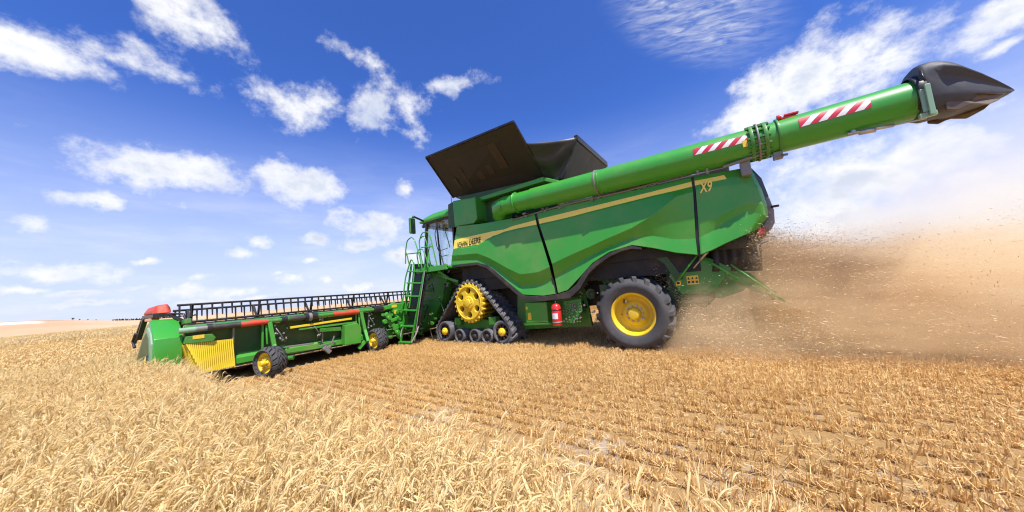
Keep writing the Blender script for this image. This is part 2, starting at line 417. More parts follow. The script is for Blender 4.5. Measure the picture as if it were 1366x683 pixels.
n1 = t.noise(pos, 1.3, 8, 0.65); n2 = t.noise(pos, 22, 6, 0.7); n3 = t.noise(pos, 90, 3, 0.6)
soil = t.mix(n2.outputs[0], (0.24, 0.165, 0.10), (0.60, 0.49, 0.36))
litter = t.mix(n3.outputs[0], (0.22, 0.12, 0.045), (0.56, 0.36, 0.15))
near = t.mix(t.ramp(t.math('ADD', t.math('ADD', n1.outputs[0], t.ramp(sp.outputs[1], 6.0, 2.0, 0, .16)), t.math('MULTIPLY', n2.outputs[0], 0.5)), 0.90, 1.02), litter, soil)
f1 = t.noise(t.vmath('MULTIPLY', pos, (1, 1, 0)), 0.9, 8, 0.7); f2 = t.noise(pos, 0.02, 4, 0.5)
wf = t.mix(f1.outputs[0], (0.50, 0.30, 0.10), (0.78, 0.54, 0.25))
hill = t.mix(t.ramp(t.noise(t.vmath('MULTIPLY', pos, (0.2, 1, 0)), 0.004, 5, 0.6).outputs[0], 0.4, 0.6), (0.52, 0.34, 0.19), (0.62, 0.42, 0.25))
# pale fallow strip on the far slope, left
az = t.math('ARCTAN2', sp.outputs[1], t.math('MULTIPLY', sp.outputs[0], -1.0))
pale = t.math('MULTIPLY', t.ramp(rad, 1080, 1130), t.ramp(rad, 1900, 1820))
pale = t.math('MULTIPLY', pale, t.ramp(az, -0.035, -0.05))
hill = t.mix(pale, hill, (0.74, 0.60, 0.44))
hedge = t.math('MULTIPLY', t.ramp(rad, 1850, 1880), t.ramp(rad, 2120, 2060)); hedge = t.math('MULTIPLY', hedge, t.ramp(az, -0.015, -0.03))
hill = t.mix(t.math('MULTIPLY', hedge, 0.75), hill, (0.16, 0.12, 0.08))
col = t.mix(t.ramp(rad, 60, 84), near, wf)
col = t.mix(t.ramp(rad, 380, 520), col, hill)
t.l.new(col, b.inputs['Base Color']); b.inputs['Roughness'].default_value = 0.95; b.inputs['Specular IOR Level'].default_value = 0.1
bp = t.new('ShaderNodeBump'); bp.inputs['Strength'].default_value = 0.8; bp.inputs['Distance'].default_value = 0.03
t.l.new(n2.outputs[0], bp.inputs['Height']); t.l.new(bp.outputs[0], b.inputs['Normal'])
gr = part('ground', g, gm, fix=False); gr['kind'] = 'structure'

# ================================================================== CROP (scattered clumps)
class Soup:
    def __init__(s): s.v = []; s.f = []; s.t = []
    def ribbon(s, pts, wd, n, tone):
        # pts list of Vector, wd widths, n side direction
        o = len(s.v)
        for p, w_ in zip(pts, wd): s.v.append(p - n * w_ / 2); s.v.append(p + n * w_ / 2); s.t += [tone, tone]
        for i in range(len(pts) - 1): s.f.append((o + 2 * i, o + 2 * i + 1, o + 2 * i + 3, o + 2 * i + 2))
    def tube(s, pts, rr, n, tone):
        o = len(s.v); x = None; N = len(pts)
        for i, p in enumerate(pts):
            d = (pts[min(i + 1, N - 1)] - pts[max(i - 1, 0)]).normalized()
            if x is None: x = d.cross(Vector((0.3, 0.9, 0.2))).normalized()
            else: x = (x - d * x.dot(d)).normalized()
            y = x.cross(d)
            for k in range(n): s.v.append(p + (x * math.cos(2 * math.pi * k / n) + y * math.sin(2 * math.pi * k / n)) * rr[i]); s.t.append(tone)
        for i in range(N - 1):
            for k in range(n): s.f.append((o + i * n + k, o + i * n + (k + 1) % n, o + (i + 1) * n + (k + 1) % n, o + (i + 1) * n + k))
    def obj(s, name, m):
        me = D.meshes.new(name); me.from_pydata([tuple(v) for v in s.v], [], s.f); me.materials.append(m)
        at = me.attributes.new('tone', 'FLOAT', 'POINT'); at.data.foreach_set('value', s.t); me.update()
        return D.objects.new(name, me)       # source shape only, never linked to the scene
U = random.uniform
LEAN = Vector((0.30, 0.22, 0))
def stalk(S, x, y, lod, h=None):
    h = h or U(0.46, 0.70) ; a = U(0, 6.283); k = U(0.03, 0.20)
    d = Vector((math.cos(a), math.sin(a), 0)) * k + LEAN * U(0.1, 0.5)
    side = Vector((-math.sin(a), math.cos(a), 0)); tone = U(0, 1)
    hd = d.normalized() if d.length > 0.01 else Vector((1, 0, 0))
    droop = U(0.0, 1.2)
    base = Vector((x, y, 0 if lod < 2 else 0.15))
    top = base + Vector((d.x * 0.7, d.y * 0.7, h))
    P = [base, base + Vector((d.x * 0.15, d.y * 0.15, h * 0.5)), top]
    L = U(0.06, 0.095); ear = [top]; ang = math.radians(80) - k
    q = top.copy()
    for i in range(4 if lod == 0 else 2):
        ang -= droop * (0.5 if lod == 0 else 0.9)
        q = q + (hd * math.cos(ang) + Vector((0, 0, math.sin(ang)))) * (L / (4 if lod == 0 else 2)); ear.append(q.copy())
    if lod == 0:
        S.tube(P, [0.0024, 0.0022, 0.0016], 3, tone * 0.8)
        S.tube(ear, [0.0016, 0.0040, 0.0045, 0.0036, 0.0010], 5, min(1, tone * 0.6 + 0.3))
        for i in range(5):
            b_ = ear[1 + i % 3]; dd = (ear[-1] - ear[-2]).normalized() * U(0.05, 0.09) + Vector((U(-1, 1), U(-1, 1), U(-.3, 1))) * 0.022
            S.ribbon([b_, b_ + dd], [0.0022, 0.0006], side, min(1, tone * 0.5 + 0.5))
        for i in range(random.choice((2, 3, 3))):
            zz = U(0.5, 0.97); b_ = base.lerp(top, zz); aa = U(0, 6.283); e = Vector((math.cos(aa), math.sin(aa), 0)); ll = U(0.07, 0.17); sd = Vector((-e.y, e.x, U(-.5, .5))).normalized()
            pts = [b_, b_ + e * ll * 0.35 + Vector((0, 0, ll * U(0.1, 0.45))), b_ + e * ll * 0.75 + Vector((0, 0, ll * U(-0.1, 0.3))), b_ + e * ll + Vector((0, 0, -ll * U(0.1, 0.6)))]
            S.ribbon(pts, [0.004, 0.0075, 0.005, 0.001], sd, U(0.35, 1))
    elif lod == 1:
        S.ribbon(P, [0.006, 0.005, 0.004], side, tone * 0.7)
        S.tube(ear, [0.004, 0.0085, 0.003], 3, min(1, tone * 0.6 + 0.3))
        aa = U(0, 6.283); e = Vector((math.cos(aa), math.sin(aa), 0)); b_ = base.lerp(top, U(.5, .9)); ll = U(.1, .2)
        S.ribbon([b_, b_ + e * ll * .5 + Vector((0, 0, ll * U(0, .4))), b_ + e * ll - Vector((0, 0, ll * U(0, .5)))], [.008, .010, .002], Vector((-e.y, e.x, .2)), U(0.3, 1))
    else:
        S.ribbon([P[0], P[2], ear[-1]], [0.03, 0.034, 0.012], side, tone)
def patch(size, n, lod, name):
    S = Soup()
    for i in range(n): stalk(S, U(-size / 2, size / 2) * 1.1, U(-size / 2, size / 2) * 1.1, lod)
    return S.obj(name, M['wheat'])
wheat_near = [patch(0.36, 100, 0, 'wheat_clump') for i in range(7)]
wheat_mid = [patch(1.0, 330, 1, 'wheat_clump') for i in range(5)]
wheat_far = [patch(2.4, 520, 2, 'wheat_clump') for i in range(4)]
def stub_patch(seed, sz=1.2, gap=0.0, rows=8, loose=420, sy=.015):
    S = Soup(); rnd = random.Random(seed)
    gx, gy = rnd.uniform(-.5, .5), rnd.uniform(-.5, .5)
    for r in range(rows):
        y0 = -sz / 2 + (r + 0.5) * sz / rows
        x = -sz / 2
        while x < sz / 2:
            x += rnd.uniform(0.006, 0.027)
            if gap and math.hypot((x - gx) / 1.8, y0 - gy) < gap * rnd.uniform(.6, 1.2): continue
            if rnd.random() < 0.06: x += rnd.uniform(0.02, 0.09)
            for k in range(rnd.choice((3, 4, 5, 6))):
                yy = y0 + rnd.gauss(0, sy); xx = x + rnd.gauss(0, 0.010); h = rnd.uniform(0.045, 0.105)
                a = rnd.uniform(0, 6.283); l = rnd.uniform(0, 0.04) ; tone = rnd.random() ** 0.8
                p0 = Vector((xx, yy, 0)); p1 = p0 + Vector((math.cos(a) * l + .006, math.sin(a) * l, h))
                b = rnd.uniform(0, 6.283); wd = rnd.uniform(0.0045, 0.0075)
                S.ribbon([p0, p0.lerp(p1, .5), p1], [wd, wd, wd * 1.1], Vector((math.cos(b), math.sin(b), 0)), tone)
                if rnd.random() < 0.5:
                    pl = p0.lerp(p1, rnd.uniform(.4, .9)); e = Vector((math.cos(b), math.sin(b), rnd.uniform(-.6, .4)))
                    S.ribbon([pl, pl + e * rnd.uniform(.03, .09)], [.008, .002], Vector((-math.sin(b), math.cos(b), .3)), min(1, tone + .3))
    for i in range(loose):   # loose straw lying about
        p = Vector((rnd.uniform(-sz / 2, sz / 2), rnd.uniform(-sz / 2, sz / 2), rnd.uniform(0.004, 0.05))); a = rnd.uniform(0, 6.283); l = rnd.uniform(.03, .16)
        S.ribbon([p, p + Vector((math.cos(a) * l, math.sin(a) * l, rnd.uniform(-.003, .04)))], [.005, .004], Vector((-math.sin(a), math.cos(a), 0)), rnd.uniform(.5, 1))
    return S.obj('stubble_clump', M['stubble'])
stub = [stub_patch(i, gap=(0, 0, 0, 0.13, 0, 0.22, 0, 0)[i]) for i in range(8)] + [stub_patch(20 + i, gap=(0, .1, 0, .16)[i], rows=6, loose=110, sy=.011) for i in range(4)]

def scatter(name, pts, rots, scls, idx, sources, label, cat):
    """one object whose geometry nodes put one of the source clumps on each of its points"""
    n = len(pts); me = D.meshes.new(name); me.vertices.add(n); me.vertices.foreach_set('co', np.asarray(pts, dtype=np.float32).ravel())
    for nm, ty, val in (('rz', 'FLOAT', rots), ('sc', 'FLOAT', scls), ('ix', 'INT', idx)):
        a = me.attributes.new(nm, ty, 'POINT'); a.data.foreach_set('value', np.asarray(val))
    me.update(); o = D.objects.new(name, me); COL.objects.link(o)
    src = D.collections.new(name + '_sources')
    for k, s_ in enumerate(sources): s_.name = '%s_%02d' % (name, k); src.objects.link(s_)
    ng = D.node_groups.new(name, 'GeometryNodeTree')
    ng.interface.new_socket('Geometry', in_out='INPUT', socket_type='NodeSocketGeometry'); ng.interface.new_socket('Geometry', in_out='OUTPUT', socket_type='NodeSocketGeometry')
    gi = ng.nodes.new('NodeGroupInput'); go = ng.nodes.new('NodeGroupOutput')
    m2p = ng.nodes.new('GeometryNodeMeshToPoints'); iop = ng.nodes.new('GeometryNodeInstanceOnPoints'); ci = ng.nodes.new('GeometryNodeCollectionInfo')
    ci.inputs['Collection'].default_value = src; ci.inputs['Separate Children'].default_value = True; ci.inputs['Reset Children'].default_value = True
    def attr(nm, ty):
        a = ng.nodes.new('GeometryNodeInputNamedAttribute'); a.data_type = ty; a.inputs['Name'].default_value = nm; return a.outputs['Attribute']
    cx = ng.nodes.new('ShaderNodeCombineXYZ'); L = ng.links.new
    L(attr('rz', 'FLOAT'), cx.inputs[2]); L(gi.outputs[0], m2p.inputs[0]); L(m2p.outputs[0], iop.inputs['Points']); L(ci.outputs[0], iop.inputs['Instance'])
    iop.inputs['Pick Instance'].default_value = True
    e2r = ng.nodes.new('FunctionNodeEulerToRotation'); L(cx.outputs[0], e2r.inputs[0]); L(e2r.outputs[0], iop.inputs['Rotation'])
    L(attr('ix', 'INT'), iop.inputs['Instance Index']); L(attr('sc', 'FLOAT'), iop.inputs['Scale']); L(iop.outputs[0], go.inputs[0])
    o.modifiers.new('scatter', 'NODES').node_group = ng
    return tag(o, label, cat, kind='stuff')

def in_view(x, y, m=1.0):   # generous fan in front of the photographer
    fx, fy = -0.5737, 0.8190
    return x * fx + y * fy > -2.0 - m and (abs(x * fy - y * fx) < 2.4 * (x * fx + y * fy + 4.0))
def uncut(x, y):
    if -12.6 < x < -8.9 and 0.72 < y < 16.0: return False      # room for the header itself
    if x <= -12.6 + 1.6: return not (x > -11.4 and 0.72 < y < 16)
    return y < 1.50 + x * .05 or y > 15.7
P, I = [], []
st = 0.29
for i in range(-60, 40):
    for j in range(-45, 80):
        x, y = i * st + U(-.06, .06), j * st + U(-.06, .06); r = math.hypot(x, y)
        if r < 13.0 and in_view(x, y) and uncut(x, y + (0.13 if y < 2 else -0.16)): P.append((x, y, U(-.05, .02))); I.append(random.randrange(7))
nn = len(P)
scatter('standing_wheat', P, [random.choice((0, .25, -.3, .15, -.15, .4)) for _ in P], [U(.92, 1.06) for _ in P], I, wheat_near, 'golden ripe standing wheat with drooping ears filling the near foreground', 'wheat')
P, I = [], []
for i in range(-40, 30):
    for j in range(-40, 40):
        x, y = i * .92, j * .92; r = math.hypot(x, y)
        if 12.6 <= r < 34 and in_view(x, y) and uncut(x, y + (0.45 if y < 3 else -0.45)) and uncut(x + .4, y): P.append((x, y, U(-.05, .03))); I.append(random.randrange(5))
scatter('standing_wheat', P, [random.choice((0, .2, -.2, .3)) for _ in P], [U(.95, 1.05) for _ in P], I, wheat_mid, 'uncut wheat beyond the end of the header, seen to mid distance', 'wheat')
P, I = [], []
for i in range(-48, 48):
    for j in range(-30, 48):
        x, y = i * 2.0, j * 2.0; r = math.hypot(x, y)
        if 33 <= r < 94 and in_view(x, y) and uncut(x, y + (1.2 if y < 3 else -1.2)): P.append((x, y, U(-.05, .05))); I.append(random.randrange(4))
scatter('standing_wheat', P, [U(-.3, .3) for _ in P], [U(.95, 1.05) for _ in P], I, wheat_far, 'far wheat running up to the crest of the field', 'wheat')
P, I = [], []
for i in range(-9, 50):
    for j in range(0, 13):
        x, y = i * 1.2, 1.42 + 0.6 + j * 1.2; r = math.hypot(x, y)
        if in_view(x, y) and x > -9.6 and y < 16: P.append((x, y, 0.0)); I.append(random.choices(range(8), (5, 5, 5, 1.2, 5, .8, 5, 5))[0] if j > 2 + (random.random() < .3) else random.choices((8, 9, 10, 11), (4, 1.5, 4, 1.2))[0])
scatter('cut_stubble', P, [random.choice((0, math.pi)) for _ in P], [1.0 for _ in P], I, stub, 'short rows of cut golden straw stubble behind the header and under the machine', 'stubble')

# far trees on the skyline
def far_tree(x, y, h, label):
    z = ground_h(x, y); T = thing('distant_tree', (x, y, z), label, 'tree', 'trees on the far skyline')
    m_ = MB().tube([(x, y, z - .5), (x, y, z + h * .5)], [h * .05, h * .03], 6); part('trunk', m_, 'bark', T)
    c_ = MB(); rr = random.Random(int(x))
    for k in range(90):
        a, b_, q = rr.uniform(0, 6.28), rr.uniform(-1, 1), rr.uniform(.2, 1) ** .5; e = math.sqrt(1 - b_ * b_)
        p = Vector((x + math.cos(a) * e * q * h * .42, y + math.sin(a) * e * q * h * .42, z + h * .62 + b_ * q * h * .36)); s = h * .10
        o1 = Vector((rr.uniform(-1, 1), rr.uniform(-1, 1), rr.uniform(-1, 1))).normalized() * s; o2 = o1.cross(Vector((rr.uniform(-1, 1), rr.uniform(-1, 1), 1))).normalized() * s
        c_.add([p - o1, p + o2, p + o1, p - o2], [(0, 1, 2, 3)])
    part('crown', c_, 'leaf', T, fix=False)
for px, hh, lb in ((97, 15, 'largest lone dark tree on the skyline, apart from the tree row'), (106, 9, 'small tree standing just beside the large lone skyline tree'), (117, 8, 'tiny tree midway along the bare skyline'), (128, 7, 'tiny skyline tree standing nearest the dark tree row')):
    d_ = ray(px, 429); d_ = d_ / math.hypot(d_[0], d_[1]); far_tree(d_[0] * 3300, d_[1] * 3300, hh, lb)
row = MB(); rr = random.Random(3)
for k in range(2600):
    px = rr.uniform(150, 262); d_ = ray(px, 428); d_ = d_ / math.hypot(d_[0], d_[1]); x, y = d_[0] * 3300, d_[1] * 3300
    if math.sin(px * .9) + math.sin(px * 2.3) < -0.4 - (0.6 if px > 185 else 0): continue
    z = ground_h(x, y) + rr.uniform(0, 9.0 + 3 * math.sin(px * 1.7)); s = 3
    o1 = Vector((rr.uniform(-1, 1), rr.uniform(-1, 1), rr.uniform(-1, 1))).normalized() * s; o2 = o1.cross(Vector((.3, .2, 1))).normalized() * s; p = Vector((x, y, z))
    row.add([p - o1, p + o2, p + o1, p - o2], [(0, 1, 2, 3)])
tag(part('distant_wood', row, 'leaf', fix=False), 'thin dark row of far trees on the skyline left of the header', 'wood', kind='stuff')
# ================================================================== COMBINE HARVESTER
YC = 8.35           # centre line of the machine
YB = 6.62           # plane of its near side
CH = thing('combine_harvester', (-4.0, YC, 0), 'large green combine harvester with yellow side stripe, on tracks and rear tyres, blowing chaff', 'combine harvester')
def both(mb): return mb, mb.mirror(YC)

# ---- side panels, each a sheet folded along its crease lines
def panel(name, cols, thick=0.05):
    """cols: list of [(px,py,outward)...] from top to bottom"""
    def cr(p0, p1, p2, p3, t):   # Catmull-Rom
        return [0.5 * (2 * b_ + (c_ - a_) * t + (2 * a_ - 5 * b_ + 4 * c_ - d_) * t * t + (-a_ + 3 * b_ - 3 * c_ + d_) * t ** 3) for a_, b_, c_, d_ in zip(p0, p1, p2, p3)]
    out = []; n = len(cols)
    for i in range(n - 1):
        for k in range(5):
            if k == 0: out.append(cols[i]); continue
            t_ = k / 5
            out.append([cr(cols[max(i - 1, 0)][j], cols[i][j], cols[i + 1][j], cols[min(i + 2, n - 1)][j], t_) if False else [u + (v - u) * t_ for u, v in zip(cols[i][j], cols[i + 1][j])] if j == 0 else [.12 * p_ + .88 * (u + (v - u) * t_) for p_, u, v in zip(cr(cols[max(i - 1, 0)][j], cols[i][j], cols[i + 1][j], cols[min(i + 2, n - 1)][j], t_), cols[i][j], cols[i + 1][j])] for j in range(len(cols[i]))])
    out.append(cols[-1])
    full = []
    for c in out:
        r = [aty(px, py, YB - o) for px, py, o in c]
        r = [r[0] + Vector((0, 0.06, 0.008))] + r + [r[-1] + Vector((0, 0.10, -0.005))]
        q = [r[0]]
        for j in range(1, len(r) - 1):      # round each crease a little
            d0, d1 = r[j - 1] - r[j], r[j + 1] - r[j]; e0, e1 = min(.009, d0.length * .4), min(.009, d1.length * .4)
            a_, b_ = r[j] + d0.normalized() * e0, r[j] + d1.normalized() * e1
            q += [a_, (a_ + b_) * .25 + r[j] * .5, b_]
        q.append(r[-1]); full.append(q)
    m_ = MB().loft(full, close=False, smooth=True)
    for side in (0, 1):
        mm = m_ if side == 0 else m_.mirror(YC)
        o = part(name, mm, 'green', CH, fix=False)
        s = o.modifiers.new('thickness', 'SOLIDIFY'); s.thickness = 0.02; s.offset = -1 if side == 0 else 1
        wn = o.modifiers.new('normals', 'WEIGHTED_NORMAL'); wn.weight = 100; wn.keep_sharp = False
        if side == 0: near = o
    return near
# outward offsets: top edge, stripe ledge, belly line, fold, skirt lower edge
p1 = panel('front_side_panel', [
    [(609.5, 302, .00), (604.6, 331, .03), (604.4, 333, .05), (603, 341, .06), (602.3, 349, .02), (601.5, 354, .03)],
    [(640, 298.6, .00), (635.5, 327, .03), (635, 329.5, .055), (636, 338, .075), (637, 346, .015), (637.5, 350, .03)],
    [(651, 297, .00), (650, 318, .03), (650, 321, .055), (652, 344, .09), (654, 353, .015), (657, 358, .04)],
    [(672, 293, .00), (672, 309, .03), (672, 312, .055), (677, 358, .115), (680, 371, .01), (681, 379, .045)],
    [(690, 290.4, .00), (691, 304, .03), (691, 307, .055), (694, 366, .125), (696, 382, .00), (698, 393, .05)],
    [(706, 287, .00), (708.4, 300.5, .03), (708.8, 303, .055), (718, 363, .125), (722, 379, .00), (725, 394.5, .055)],
    [(713, 285, .00), (716, 299, .03), (716.5, 301.5, .055), (733, 356, .12), (737, 373, .00), (741, 392, .055)]])
p2 = panel('middle_side_panel', [
    [(716.2, 284.3, .00), (719.5, 298, .03), (720, 300.5, .055), (736.5, 352, .12), (740.5, 371, .00), (744.5, 391, .055)],
    [(740, 278.5, .00), (742, 293, .03), (742.5, 295.5, .055), (750, 345.5, .12), (754, 362, .00), (757, 387, .055)],
    [(762, 273, .00), (763, 288, .03), (763.4, 290.5, .055), (766, 338, .12), (769, 352, .00), (772, 371, .055)],
    [(786, 267.5, .00), (787, 281.6, .03), (787.4, 284, .055), (788, 328.5, .12), (788, 341, .00), (790, 351, .055)],
    [(812, 261.5, .00), (813, 275, .03), (813.4, 277.5, .055), (812, 317.5, .12), (812, 329, .00), (813, 336, .055)],
    [(842, 254.5, .00), (843, 267.5, .03), (843.4, 270, .055), (842, 304.5, .12), (842, 317.5, .01), (843, 327, .055)],
    [(870, 248.3, .00), (871, 260.5, .03), (871.4, 263, .055), (874, 285, .12), (870, 314.5, .02), (872, 331, .07)],
    [(900, 241.6, .00), (901.5, 253.3, .03), (902, 256, .055), (903, 262, .12), (899, 319, .045), (901, 337, .09)],
    [(921.6, 236.6, .00), (923.4, 248, .03), (923.6, 250.5, .055), (924.5, 256, .11), (928, 318.5, .055), (930.4, 340, .10)]])
p3 = panel('rear_side_panel', [
    [(925.4, 235.8, .00), (927, 247, .03), (928, 253, .055), (931.5, 297, .055), (932.5, 317, .04), (934.6, 339.6, .11)],
    [(945, 232.5, .00), (947, 242.5, .03), (949, 250, .055), (951, 293, .06), (951, 308, .03), (951, 333, .11)],
    [(965, 229, .00), (967, 238, .03), (970, 247, .055), (973, 282, .065), (971, 294, .035), (967, 325, .11)],
    [(982, 225.8, .00), (986, 236, .045), (991, 246, .075), (996, 270, .10), (994, 282, .075), (985, 317, .115)],
    [(995, 223.4, -.04), (1004, 239, .04), (1010, 250, .09), (1017, 272, .11), (1018, 286, .09), (1001, 310, .08)],
    [(1001, 222.4, -.12), (1010, 240, -.06), (1016, 252, -.02), (1023.5, 274, .00), (1025, 290, -.02), (1012, 305, -.03)]])
# yellow stripe: thin raised band laid on the panels
def band(name, seq, parent, matn='stripe', off=0.034, th=0.006):
    m_ = MB()
    pts = [(aty(a, b_, YB - off - o1), aty(c, d, YB - off - o2)) for (a, b_, o1, c, d, o2) in seq]
    rings = [[p, q, q + Vector((0, th, 0)), p + Vector((0, th, 0))] for p, q in pts]
    m_.loft(rings, smooth=False, cap=True); return part(name, m_, matn, parent)
band('yellow_stripe', [(606.6, 319.8, -.016, 604.6, 332.0, .006), (645, 311.3, -.014, 642, 325.4, .006), (650, 310.2, -.014, 647.5, 322.5, .006), (660, 307.8, -.014, 657.2, 314.6, .0), (690, 300.0, -.012, 691, 306.0, .004), (714.5, 293.5, -.012, 716, 300.4, .004)], p1)
band('yellow_stripe', [(718.3, 292.4, -.012, 719.8, 299.6, .004), (763, 281.6, -.012, 763.4, 289.4, .004), (813, 269.6, -.012, 813.4, 276.4, .004), (871, 255.4, -.012, 871.4, 262.2, .004), (922.2, 242.4, -.012, 923.4, 248.6, .004)], p2)
band('yellow_stripe', [(926.6, 241.2, -.012, 927.0, 247.6, .004), (947, 237.4, -.012, 947, 243, .004), (966, 233.4, -.004, 969.5, 238.6, .010)], p3)
o0 = aty(610.5, 330.6, YB - 0.046); o1 = aty(643.5, 322.6, YB - 0.046)
sx = (o1 - o0).length
text_mesh('JOHN DEERE', o0, o1 - o0, (0, 0, 1), 0.235, 0.006, 'lettering', 'letter', p1, bold=0.003, xs=sx / (0.235 * 6.05))
o0 = aty(934, 257.5, YB - 0.064); o1 = aty(951, 254, YB - 0.064)
text_mesh('X9', o0, o1 - o0, (0, 0, 1), 0.27, 0.012, 'lettering', 'stripe', p3, bold=0.02, xs=(o1 - o0).length / (0.27 * 1.28), shear=0.25)

# black wheel arch trim under the panels
def trimseg(pts, wdt=0.09, y0=YB - 0.05, dep=0.25):
    m_ = MB(); rings = []
    for (ax, ay, bx, by) in pts:
        a, b_ = aty(ax, ay, y0), aty(bx, by, y0)
        rings.append([a, b_, b_ + Vector((0, dep, 0)), a + Vector((0, dep, 0))])
    return m_.loft(rings, smooth=False, cap=True)
tr = trimseg([(600.5, 354, 600.8, 357.5), (636, 350, 636, 353.5), (650, 353.5, 649, 358), (658, 359, 655, 363), (684, 382, 680, 385), (698, 394, 697, 400), (722, 395.5, 722, 402), (741, 393, 742, 400), (757, 388.5, 760, 398), (768, 380, 773, 386), (779, 362, 785, 366), (791, 351, 794, 356), (812, 337.5, 814, 342), (829, 330.5, 830, 335), (843, 327.5, 843, 332), (856, 329.5, 856, 333)])
for mm in both(tr): part('wheel_arch_trim', mm, 'trim', CH, bevel=0.01)
# seam rubber strips between panels
for (a, b_) in (((714.8, 284, .0), (743, 398, .055)), ((923.6, 236, .0), (932.6, 341, .09))):
    A_, B_ = aty(a[0], a[1], YB - .0), aty(b_[0], b_[1], YB - b_[2] * .5)
    part('panel_seal', MB().bar(A_ + Vector((0, .05, 0)), B_ + Vector((0, .03, 0)), 0.05, 0.06, up=(0, 1, 0)), 'black', CH)

# ---- body core: chassis, threshing body, tank
core = MB()
core.box((-6.75, YB + .22, 1.55), (-0.4, 2 * YC - YB - .22, 3.05))
core.box((-6.3, YB + .16, 1.9), (0.35, 2 * YC - YB - .16, 3.12))
core.hexa([(-5.6, 7.35, 0.75), (-2.6, 7.35, 0.95), (-2.6, 9.35, 0.95), (-5.6, 9.35, 0.75), (-6.4, 7.3, 1.6), (-0.9, 7.3, 1.6), (-0.9, 9.4, 1.6), (-6.4, 9.4, 1.6)])
part('chassis', core, 'dark', CH)
tank = MB()
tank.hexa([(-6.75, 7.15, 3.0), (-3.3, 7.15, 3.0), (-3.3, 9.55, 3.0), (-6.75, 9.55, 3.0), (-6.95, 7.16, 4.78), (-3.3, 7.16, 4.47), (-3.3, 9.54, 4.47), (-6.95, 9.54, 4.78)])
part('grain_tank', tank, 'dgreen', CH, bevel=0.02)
# front corner housing of the tank (near side), the rail over the auger bay
cr = MB().prism([aty(603.5, 268, YB + .05), aty(633.5, 262.5, YB + .05), aty(636, 292, YB + .05), aty(632, 298, YB + .05), aty(606.5, 302.5, YB + .05)], (0, .6, 0))
for mm in both(cr): part('tank_corner_cover', mm, 'green', CH, bevel=0.03)
cp_ = MB().prism([aty(597.5, 273, YB + .3), aty(604, 269, YB + .3), aty(607, 303, YB + .3), aty(598, 304, YB + .3)], (0, .5, 0))
for mm in both(cp_): part('cab_side_post', mm, 'dgreen', CH, bevel=0.01)
rl = MB()
a_, b_ = aty(636, 268, 7.0), aty(727, 239.5, 7.0)
rl.bar(a_, b_, 0.16, 0.13); rl.bar(b_, aty(748, 244.5, 7.0), 0.14, 0.10); rl.bar(aty(634, 263, 6.85), aty(636, 296, 6.8), 0.14, 0.10, up=(0, 1, 0))
part('tank_rail', rl, 'green', CH, bevel=0.02)
dk = MB().box((-6.5, YB + .12, 3.05), (0.2, 7.2, 3.30)); dk.box((-3.3, 7.2, 3.05), (0.3, 9.6, 3.55)); dk.box((-2.6, 7.5, 3.5), (-0.4, 9.3, 3.95))
part('engine_deck', dk, 'dark', CH, bevel=0.03)
# small bits along the auger cradle
bits = MB(); rr = random.Random(11)
for k in range(60):
    x = rr.uniform(-4.6, 0.5); z = 3.34 + rr.uniform(0, .10); s = rr.uniform(.015, .045)
    bits.box((x, 6.55 + rr.uniform(-.02, .1), z), (x + s * rr.uniform(.6, 2.5), 6.62 + rr.uniform(0, .1), z + s))
bits.tube([(-4.5, 6.6, 3.36), (-3, 6.6, 3.42), (-1.5, 6.6, 3.38), (0.2, 6.6, 3.45)], 0.02, 6); bits.tube([(-4.5, 6.66, 3.4), (-3, 6.64, 3.38), (-1.5, 6.68, 3.44), (0.2, 6.6, 3.38)], 0.014, 6)
part('cradle_fitting', bits, 'grey', CH)

# ---- tank flaps, folded open
Yh = 7.15
A_ = aty(605, 264, Yh); B_ = aty(727, 237, Yh); D_ = atx(568, 210, A_.x); C_ = atx(685, 162, B_.x)
n_ = (B_ - A_).cross(D_ - A_).normalized(); n_ = n_ if n_.y > 0 else -n_
fl = MB().prism([A_, B_, C_, D_], n_ * 0.035)
flap = part('tank_flap', fl, 'cover', CH, bevel=0.006)
fr = MB()
for s, e in ((D_, C_), (C_, B_), (A_, D_)): fr.bar(s, e, 0.035, 0.05)
part('edge_frame', fr, 'black', flap)
sc_ = MB()
def onflap(u, v): return A_.lerp(B_, u).lerp(D_.lerp(C_, u), v)
for (u, v0, v1, w0) in ((.28, .12, .58, .02), (.46, .25, .42, .035), (.16, .15, .42, .02), (.72, .35, .82, .04), (.58, .3, .5, .03)):
    q = [onflap(u - w0, v0), onflap(u + w0, v0), onflap(u + w0, v1), onflap(u - w0, v1)]
    sc_.prism(q, -n_ * 0.006)
part('reinforcing_rib', sc_, mat('worn_brown_sheet', (0.035, 0.022, 0.013), 0.6, var=0.3), flap)
flm = MB().prism([A_, B_, C_, D_], n_ * 0.035).mirror(YC); part('tank_flap', flm, 'cover', CH, bevel=0.006)
# rear flap, leaning backwards
E_ = aty(749, 239, Yh + .05)
Xr = E_.x
F_ = aty(768, 184, 7.15); G_ = atx(806, 211, F_.x); Hh = atx(800, 247, Xr)
# far edge mirrored about the centre line
G_ = Vector((F_.x, 2 * YC - F_.y, F_.z)); Hh = Vector((E_.x, 2 * YC - E_.y, E_.z)); E2 = aty(745, 241, Yh + .1)
nr = (F_ - E_).cross(Hh - E_).normalized(); nr = nr if nr.x > 0 else -nr
rf = MB().prism([E_, Hh, G_, F_], nr * 0.05); rfo = part('tank_flap', rf, mat('dark_green_black_sheet', (0.012, 0.025, 0.014), 0.5, 0, 0, 0.25), CH, bevel=0.006)
lip = MB().bar(F_, G_, 0.10, 0.16); part('edge_frame', lip, 'black', rfo, bevel=0.01)
